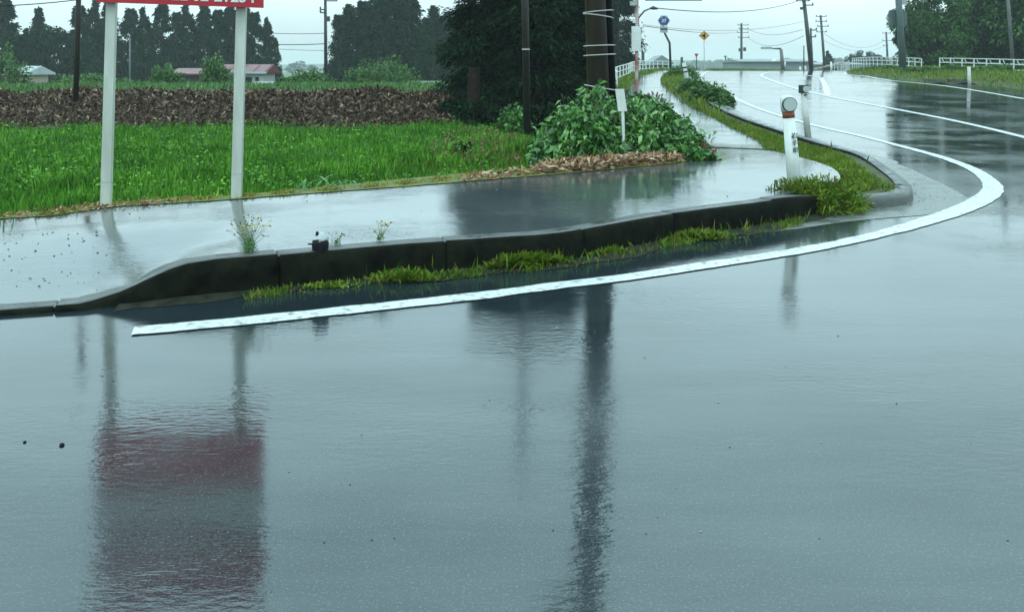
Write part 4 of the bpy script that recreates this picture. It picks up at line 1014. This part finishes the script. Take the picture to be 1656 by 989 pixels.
wire(at(1333, 55, 120), at(1430, 66, 160), 1.6, .02, 'upper cable between the stacked-arm pole and small distant pole')
wire(at(1333, 66, 120), at(1430, 75, 160), 1.2, .016, 'lower cable between the stacked-arm pole and small distant pole')

# ------------------------------------------------------------------ fences
def fence(P, fzb, h, spacing, label, rails=(1.0, .72, .40), pr=.035, rr=.022, uloop=False):
    L_ = smooth_line(P, .2); d = np.concatenate([[0], np.cumsum(np.linalg.norm(np.diff(L_, axis=0), axis=1))])
    z0 = fzb(L_[:, 0], L_[:, 1])
    root = empty('guard_fence', (L_[0, 0], L_[0, 1], float(z0[0])), label, 'fence')
    for s in np.arange(0, d[-1]+.01, spacing):
        x = np.interp(s, d, L_[:, 0]); y = np.interp(s, d, L_[:, 1]); z = np.interp(s, d, z0)
        MB().tube([(x, y, z-.2), (x, y, z+h)], pr, 8).build('post', M['white'], root)
    for f in rails:
        MB().tube([(x, y, z+h*f-.01) for x, y, z in zip(L_[::3, 0], L_[::3, 1], z0[::3])], rr, 6).build('rail', M['white'], root)
    if uloop:                                # bent pipes between the posts
        for s in np.arange(0, d[-1]-spacing*.9, spacing):
            def q(ss, f): return (float(np.interp(ss, d, L_[:, 0])), float(np.interp(ss, d, L_[:, 1])), float(np.interp(ss, d, z0))+h*f)
            MB().tube([q(s+spacing*.25, .95), q(s+spacing*.32, .80), q(s+spacing*.4, .74), q(s+spacing, .74)], rr*.8, 5).build('bent_pipe', M['white'], root)
    return root
fence([(3.75, 31), (4.3, 36), (5.6, 42), (7.2, 50), (9.6, 58), (12.3, 64)], lambda x, y: RZ(y)-.12, .8, 1.5, 'white pipe fence curving along the left side of the path')
fence([(24.9, 50.4), (25.1, 46), (25.3, 42), (25.7, 36)], lambda x, y: RZ(y)-.02, .88, 1.15, 'white pipe guard fence on the right, running out of frame', uloop=True)
fence([(23.65, 50), (24.8, 56), (26.4, 64), (29.0, 74)], lambda x, y: RZ(y)+.02+.012*(y-50), .82, 1.4, 'shorter white pipe guard fence beyond the steel mast', uloop=True)
fence([(29.4, 75.5), (30.6, 80), (31.0, 84)], lambda x, y: RZ(y)+.35, .55, 1.1, 'short far section of white fence at the crest', uloop=True)
gr = empty('guardrail', at(1366, 101, 85), 'brown low guardrail sloping down beyond the crest', 'guardrail')
MB().tube([at(1366, 101, 85), at(1340, 107, 88), at(1310, 114, 92)], .09, 6).build('rail', M['rust'], gr)
for px, py in ((1362, 102), (1345, 106), (1328, 110)): MB().tube([at(px, py, 87), at(px, py+9, 87)], .05, 6).build('post', M['rust'], gr)
gr = empty('guardrail', at(440, 139, 46), 'low white guardrail glimpsed beyond the green strip, left of copse', 'guardrail')
MB().box(at(455, 134, 47), (2.8, .05, .16)).build('beam', M['white'], gr)
for px in (430, 455, 482): MB().tube([at(px, 142, 47.1), at(px, 133, 47.1)], .05, 6).build('post', M['white'], gr)
gr = empty('guardrail', at(690, 139, 46), 'low white guardrail glimpsed beside the dark conifers beyond the field', 'guardrail')
MB().box(at(695, 133, 47), (2.2, .05, .13)).build('beam', M['white'], gr)
for px in (675, 695): MB().tube([at(px, 142, 47.1), at(px, 132, 47.1)], .05, 6).build('post', M['white'], gr)
# concrete kerb stone on the right verge
x, y = unproj(1530, 134); kb = MB()
kb.box((x, y, float(RZ(y))+.07), (1.7, .28, .18), rz=R_(-38)); tag(kb.build('kerb_stone', M['kerb_pale'], origin=(x, y, float(RZ(y)))), 'single raised concrete kerb stone at the grass edge before the right fence', 'kerb stone')

# ------------------------------------------------------------------ road signs
Yq = 46; cx, _, cz = at(1073, 39, Yq)
rs = empty('route_sign', at(1085, 121, Yq), 'blue hexagonal route sign reading 37 on a dark crooked pole', 'sign')
MB().tube([at(1085, 124, Yq), at(1083, 70, Yq), at(1073, 50, Yq), at(1072, 30, Yq)], [.07, .06, .055, .05], 10).build('pole', M['darksteel'], rs, True)
hexp = [(cx+math.cos(math.pi/3*k)*.30, cz+.17+math.sin(math.pi/3*k)*.28) for k in range(6)]
hexo = [(cx+math.cos(math.pi/3*k)*.335, cz+.17+math.sin(math.pi/3*k)*.315) for k in range(6)]
MB().prism(hexo, Yq-.10, .02).build('rim', M['white'], rs); MB().prism(hexp, Yq-.115, .012).build('hexagon', M['blue'], rs)
text_mesh('numeral', '37', .25, M['white'], rs, (cx-rs.location.x, -.12, cz+.08-rs.location.z), bold=.006)
for q in (-.16, .12): MB().box((cx+q+.02, Yq-.12, cz+.36), (.14, .008, .04)).build('small_print', M['white'], rs)
MB().box((cx-.0, Yq-.11, cz-.30), (.40, .02, .34)).build('plate', M['plate'], rs)
MB().box((cx-.0, Yq-.125, cz-.28), (.38, .008, .09)).build('place_name_strip', M['darksteel'], rs)
Yq = 55; cx, _, cz = at(1138.5, 58, Yq)
ds = empty('warning_sign', at(1139, 118, Yq), 'amber diamond warning sign with black branching arrow on a thin pale pole', 'sign')
MB().tube([at(1139, 122, Yq), at(1138.5, 50, Yq)], .022, 8).build('pole', M['plate'], ds)
MB().prism([(cx-.34, cz), (cx, cz-.31), (cx+.34, cz), (cx, cz+.31)], Yq-.06, .02).build('border', M['black'], ds)
MB().prism([(cx-.315, cz), (cx, cz-.285), (cx+.315, cz), (cx, cz+.285)], Yq-.07, .012).build('diamond', M['yellow'], ds)
MB().prism([(cx+.0, cz-.18), (cx+.06, cz-.18), (cx+.06, cz+.18), (cx+.0, cz+.18)], Yq-.082, .008).add([(cx-.2, Yq-.084, cz), (cx+.0, Yq-.084, cz-.09), (cx+.0, Yq-.084, cz+.09)], [(0, 1, 2)]).build('arrow', M['black'], ds)
Yq = 90; rd = empty('stop_sign', at(1126, 112, Yq), 'tiny dull red triangular sign over the verge, left of the amber diamond', 'sign')
MB().tube([at(1127, 116, Yq), at(1126, 90, Yq)], .05, 8).build('pole', M['darksteel'], rd)
tx_, _, tz_ = at(1126, 91, Yq); MB().prism([(tx_-.22, tz_+.25), (tx_, tz_-.2), (tx_+.22, tz_+.25)], Yq-.1, .03).build('triangle', M['red'], rd)
# distant lamp over the crest
Yq = 78; lm = empty('street_lamp', at(1267, 118, Yq), 'thick-stemmed lamp with long flat head over the crest', 'street lamp')
MB().tube([at(1267, 118, Yq), at(1263, 80, Yq)], [.19, .14], 12).build('pole', M['conc'], lm, True)
MB().tube([at(1263, 79, Yq), at(1248, 79, Yq)], [.09, .05], 8).build('arm', M['darksteel'], lm)
c = at(1239.5, 78, Yq); MB().box(c, (.95, .3, .2)).build('lamp_head', M['plate'], lm)
# street lamp arm poking out of the conifers
Yq = 40; la = empty('street_lamp', at(1034, 90, Yq), 'curved street lamp arm poking out of the conifers above the blue sign', 'street lamp')
MB().tube([at(1030, 110, Yq), at(1032, 30, Yq), at(1042, 18, Yq), at(1052, 14, Yq)], [.06, .05, .04, .03], 8).build('arm', M['darksteel'], la)
MB().tube([at(1051, 14, Yq), at(1056, 13, Yq), at(1064, 14.5, Yq)], [.04, .09, .04], 8).build('lamp_head', M['darksteel'], la)
# rusty post with a hanging white board and the overhead panel whose lower edge shows at the top
Yq = 21; rp_ = empty('notice_post', at(1029, 172, Yq), 'rusty red and white post with tall narrow blank white board', 'sign')
MB().tube([at(1029, 186, Yq), at(1030, 0, Yq), at(1030.5, -30, Yq)], [.045, .04, .04], 10).build('post', M['rust'], rp_)
c = at(1028, 63, Yq); MB().box((c[0], Yq-.08, c[2]), (.22, .05, .60)).build('board', M['white'], rp_)
c = at(1025, 35, Yq); MB().tube([(c[0], Yq-.06, c[2]-.04), (c[0], Yq-.06, c[2]+.04)], .035, 8).build('insulator', M['white'], rp_)
c = at(1027, 6, Yq); MB().box((c[0]-.05, Yq-.06, c[2]), (.16, .1, .1)).build('clamp', M['plate'], rp_)
Yq = 38; og = empty('gantry_sign', at(1100, -6, Yq), 'lower edge of a dark overhead sign panel on its arm at top of frame', 'overhead sign')
c = at(1071, -13, Yq); MB().box((c[0], Yq, c[2]), (1.5, .08, .79)).build('panel', M['blue'], og)
c = at(1117, -13, Yq); MB().box((c[0], Yq, c[2]), (.98, .08, .79)).build('small_panel', M['steel'], og)
MB().tube([at(970, -20, Yq+.3), at(1140, -20, Yq+.3)], .07, 8).build('arm', M['steel'], og)
MB().tube([at(972, 140, Yq+.3), at(972, -24, Yq+.3)], [.11, .09], 10).build('pole', M['steel'], og)

# ------------------------------------------------------------------ buildings
def house(cx, cy, z, wx, wy, he, hr, label, roofm, wallm, wins=(), ridge='x', fascia=None, roof_over=.35, name='house'):
    root = empty(name, (cx, cy, z), label, 'building')
    MB().box((cx, cy, z+he/2), (wx, wy, he)).build('wall', wallm, root)
    o = roof_over; X0, X1, Y0, Y1 = cx-wx/2-o, cx+wx/2+o, cy-wy/2-o, cy+wy/2+o; t = .12
    b = MB(); z0 = z+he+.003
    if ridge == 'x':
        V = [(X0, Y0, z0), (X1, Y0, z0), (X1, Y1, z0), (X0, Y1, z0), (X0, cy, z0+hr), (X1, cy, z0+hr)]
        b.add(V+[(x, y, zz+t) for x, y, zz in V], [(6, 7, 11, 10), (10, 11, 8, 9), (0, 1, 7, 6), (2, 3, 9, 8), (0, 4, 3), (1, 2, 5), (0, 6, 10, 4), (4, 10, 9, 3), (1, 5, 11, 7), (5, 2, 8, 11), (0, 3, 2, 1)])
    else:
        V = [(X0, Y0, z0), (X0, Y1, z0), (X1, Y1, z0), (X1, Y0, z0), (cx, Y0, z0+hr), (cx, Y1, z0+hr)]
        b.add(V+[(x, y, zz+t) for x, y, zz in V], [(6, 7, 11, 10), (10, 11, 8, 9), (0, 1, 7, 6), (2, 3, 9, 8), (0, 4, 10, 6), (4, 3, 9, 10), (0, 3, 4), (1, 5, 2), (1, 7, 11, 5), (5, 11, 8, 2), (0, 1, 2, 3)])
    rf = b.build('roof', roofm, root)
    if fascia: MB().box((cx, Y0-.03, z0+.05), (X1-X0, .04, .14)).build('fascia', fascia, rf, origin=tuple(root.location))
    n_r = int(wx/.7)
    if hr > .4 and ridge == 'x':
        rb = MB()
        for k in range(n_r+1):
            xx = X0+.1+(X1-X0-.2)*k/n_r; rb.tube([(xx, Y0+.02, z0+t+.02), (xx, cy, z0+hr+t+.02)], .03, 4)
        rb.build('roof_ribs', roofm, rf, origin=tuple(root.location))
    for (u, v, w_, h_) in wins:
        x_ = cx-wx/2+u*wx; y_ = cy-wy/2
        fr_ = MB().box((x_, y_-.02, z+v*he), (w_+.12, .04, h_+.12)).build('window', M['plate'], root)
        MB().box((x_, y_-.045, z+v*he), (w_, .02, h_)).build('pane', M['glass'], fr_, origin=tuple(root.location))
    return root
x, y, z = at(402, 139, 62)
house(x, y, -.95, 2.95, 3, 1.95, .52, 'pale house with ribbed red roof and window behind right sign post', M['redroof'], M['wall'], ((.62, .72, .7, .6), (.86, .72, .26, .6)), fascia=M['paleroof'])
x, y, z = at(322, 139, 64)
house(x, y, -.95, 2.4, 3, 1.8, .4, 'low red-roofed outbuilding between the sign posts behind bushes', M['redroof'], M['bark'], ())
x, y, z = at(33, 138, 62)
house(x, y, -.9, 2.4, 3, 1.8, .5, 'small pale-roofed beige shed beyond the field at far left', M['paleroof'], M['beige'], ((.45, .5, .9, .7),), name='shed')
x, y, z = at(234, 112, 100)
house(x, y, -1.0, 1.0, 2, 2.2, .9, 'tiny pale gabled hut seen under the cedars between sign posts', M['paleroof'], M['wall'], ((.6, .5, .3, 1.0),), ridge='y', name='hut')
x, y, z = at(1238, 112, 118)
house(x, y, -1.0, 9.2, 10, 3.2, .35, 'long grey flat-roofed warehouse beyond the crest, under the lamp', M['greyroof'], M['greyroof'], ((.3, .6, 1.2, .8),), name='warehouse')
x, y, z = at(1330, 112, 135)
house(x, y, -1.0, 9.5, 10, 2.9, .3, 'dark grey low building beyond the crest, right of tallest pole', M['greyroof'], M['greyroof'], ((.3, .6, 1.2, .8),), name='warehouse')
x, y, z = at(1249, 101, 116)
b = MB(); pts = [(x+math.cos(t)*.65, z+math.sin(t)*.42) for t in np.linspace(0, math.pi, 12)]; b.prism(pts, 113, 2)
tag(b.build('vinyl_greenhouse', M['white'], origin=(x, 113, z)), 'small white rounded roof showing above the grey warehouse', 'roof')
x, y, z = at(1067, 112, 110)
house(x-.2, y, .0, 2.4, 5, 1.9, 1.0, 'small dark gabled house behind the left white fence', M['greyroof'], M['bark'], ((.5, .6, .5, .5),), ridge='y')
x, y, z = at(1082, 112, 95)
ch_ = MB().box((x-.3, 112, 1.7), (.35, .35, 3.6)).build('chimney_stack', M['darksteel'], origin=(x-.3, 112, -.1)); tag(ch_, 'dark square chimney right of the gabled house behind the fence', 'chimney')
ch_ = MB().box((at(1102.5, 112, 112)[0], 112, 1.35), (.28, .28, 3.0)).build('chimney_stack', M['darksteel'], origin=(at(1102.5, 112, 112)[0], 112, -.1)); tag(ch_, 'smaller dark stack above the striped marker post', 'chimney')

# ------------------------------------------------------------------ flowering weeds on the kerb
def flower_weed(px, py, hpx, wpx, ns, label, flowers=True):
    i = int(np.argmin(np.abs(K[:K_near_end, 0]/K[:K_near_end, 1]-(px-PX0)/FPX))); x, y = offs(K, .16)[i]; z = float(SW(x, y))
    root = empty('flowering_weed', (x, y, z), label, 'plant')
    sb = MB(); fl = MB(); se = MB(); lf = []
    for k in range(ns):
        u = random.gauss(0, .5); tipx = x+u*wpx/2/FPX*y; tz = z+hpx/FPX*y*random.uniform(.55, 1.0)*(1-.15*abs(u)); ty = y+random.uniform(-.05, .10)
        mx_ = x+(tipx-x)*.35; P = [(x+random.gauss(0, .02), y+random.gauss(0, .02), z), (mx_, (y+ty)/2, z+(tz-z)*.5), (tipx, ty, tz)]
        sb.tube(P, [.0016, .0013, .0008], 4)
        for q in range(random.randint(2, 4)):
            ox, oz = random.gauss(0, .016), random.gauss(0, .016); s = random.uniform(.0035, .0075)
            sb.tube([P[1] if q == 0 else P[2], (tipx+ox, ty, tz+oz)], [.0007, .0006], 3)
            tgt = fl if (flowers and random.random() < .45) else se
            tgt.tube([(tipx+ox, ty, tz+oz-s*.6), (tipx+ox, ty, tz+oz), (tipx+ox, ty, tz+oz+s*.7)], [s*.5, s, s*.4], 6)
        for q in range(7):
            f = random.uniform(.05, .6); lf.append((P[0][0]+(P[1][0]-P[0][0])*f*1.6, P[0][1], z+(tz-z)*f*.8))
    sb.build('stems', M['stem'], root)
    if fl.v: fl.build('flowers', M['flower'], root)
    se.build('seed_heads', M['seed'], root)
    lf = np.array(lf); D = rng.normal(0, .5, lf.shape); D[:, 2] += .7
    quads_obj('leaves', leaf_quads(lf, D, .03, .006), M['tall_blade'], root, tuple(root.location))
flower_weed(385, 412, 60, 90, 26, 'yellow-flowered weed with dark seed heads growing behind the kerb')
flower_weed(612, 395, 34, 34, 7, 'wispy yellow-tipped weed behind the kerb, right of the round stub')
flower_weed(570, 398, 22, 30, 5, 'smallest dark-tipped weed behind the kerb, beside the round stub', False)
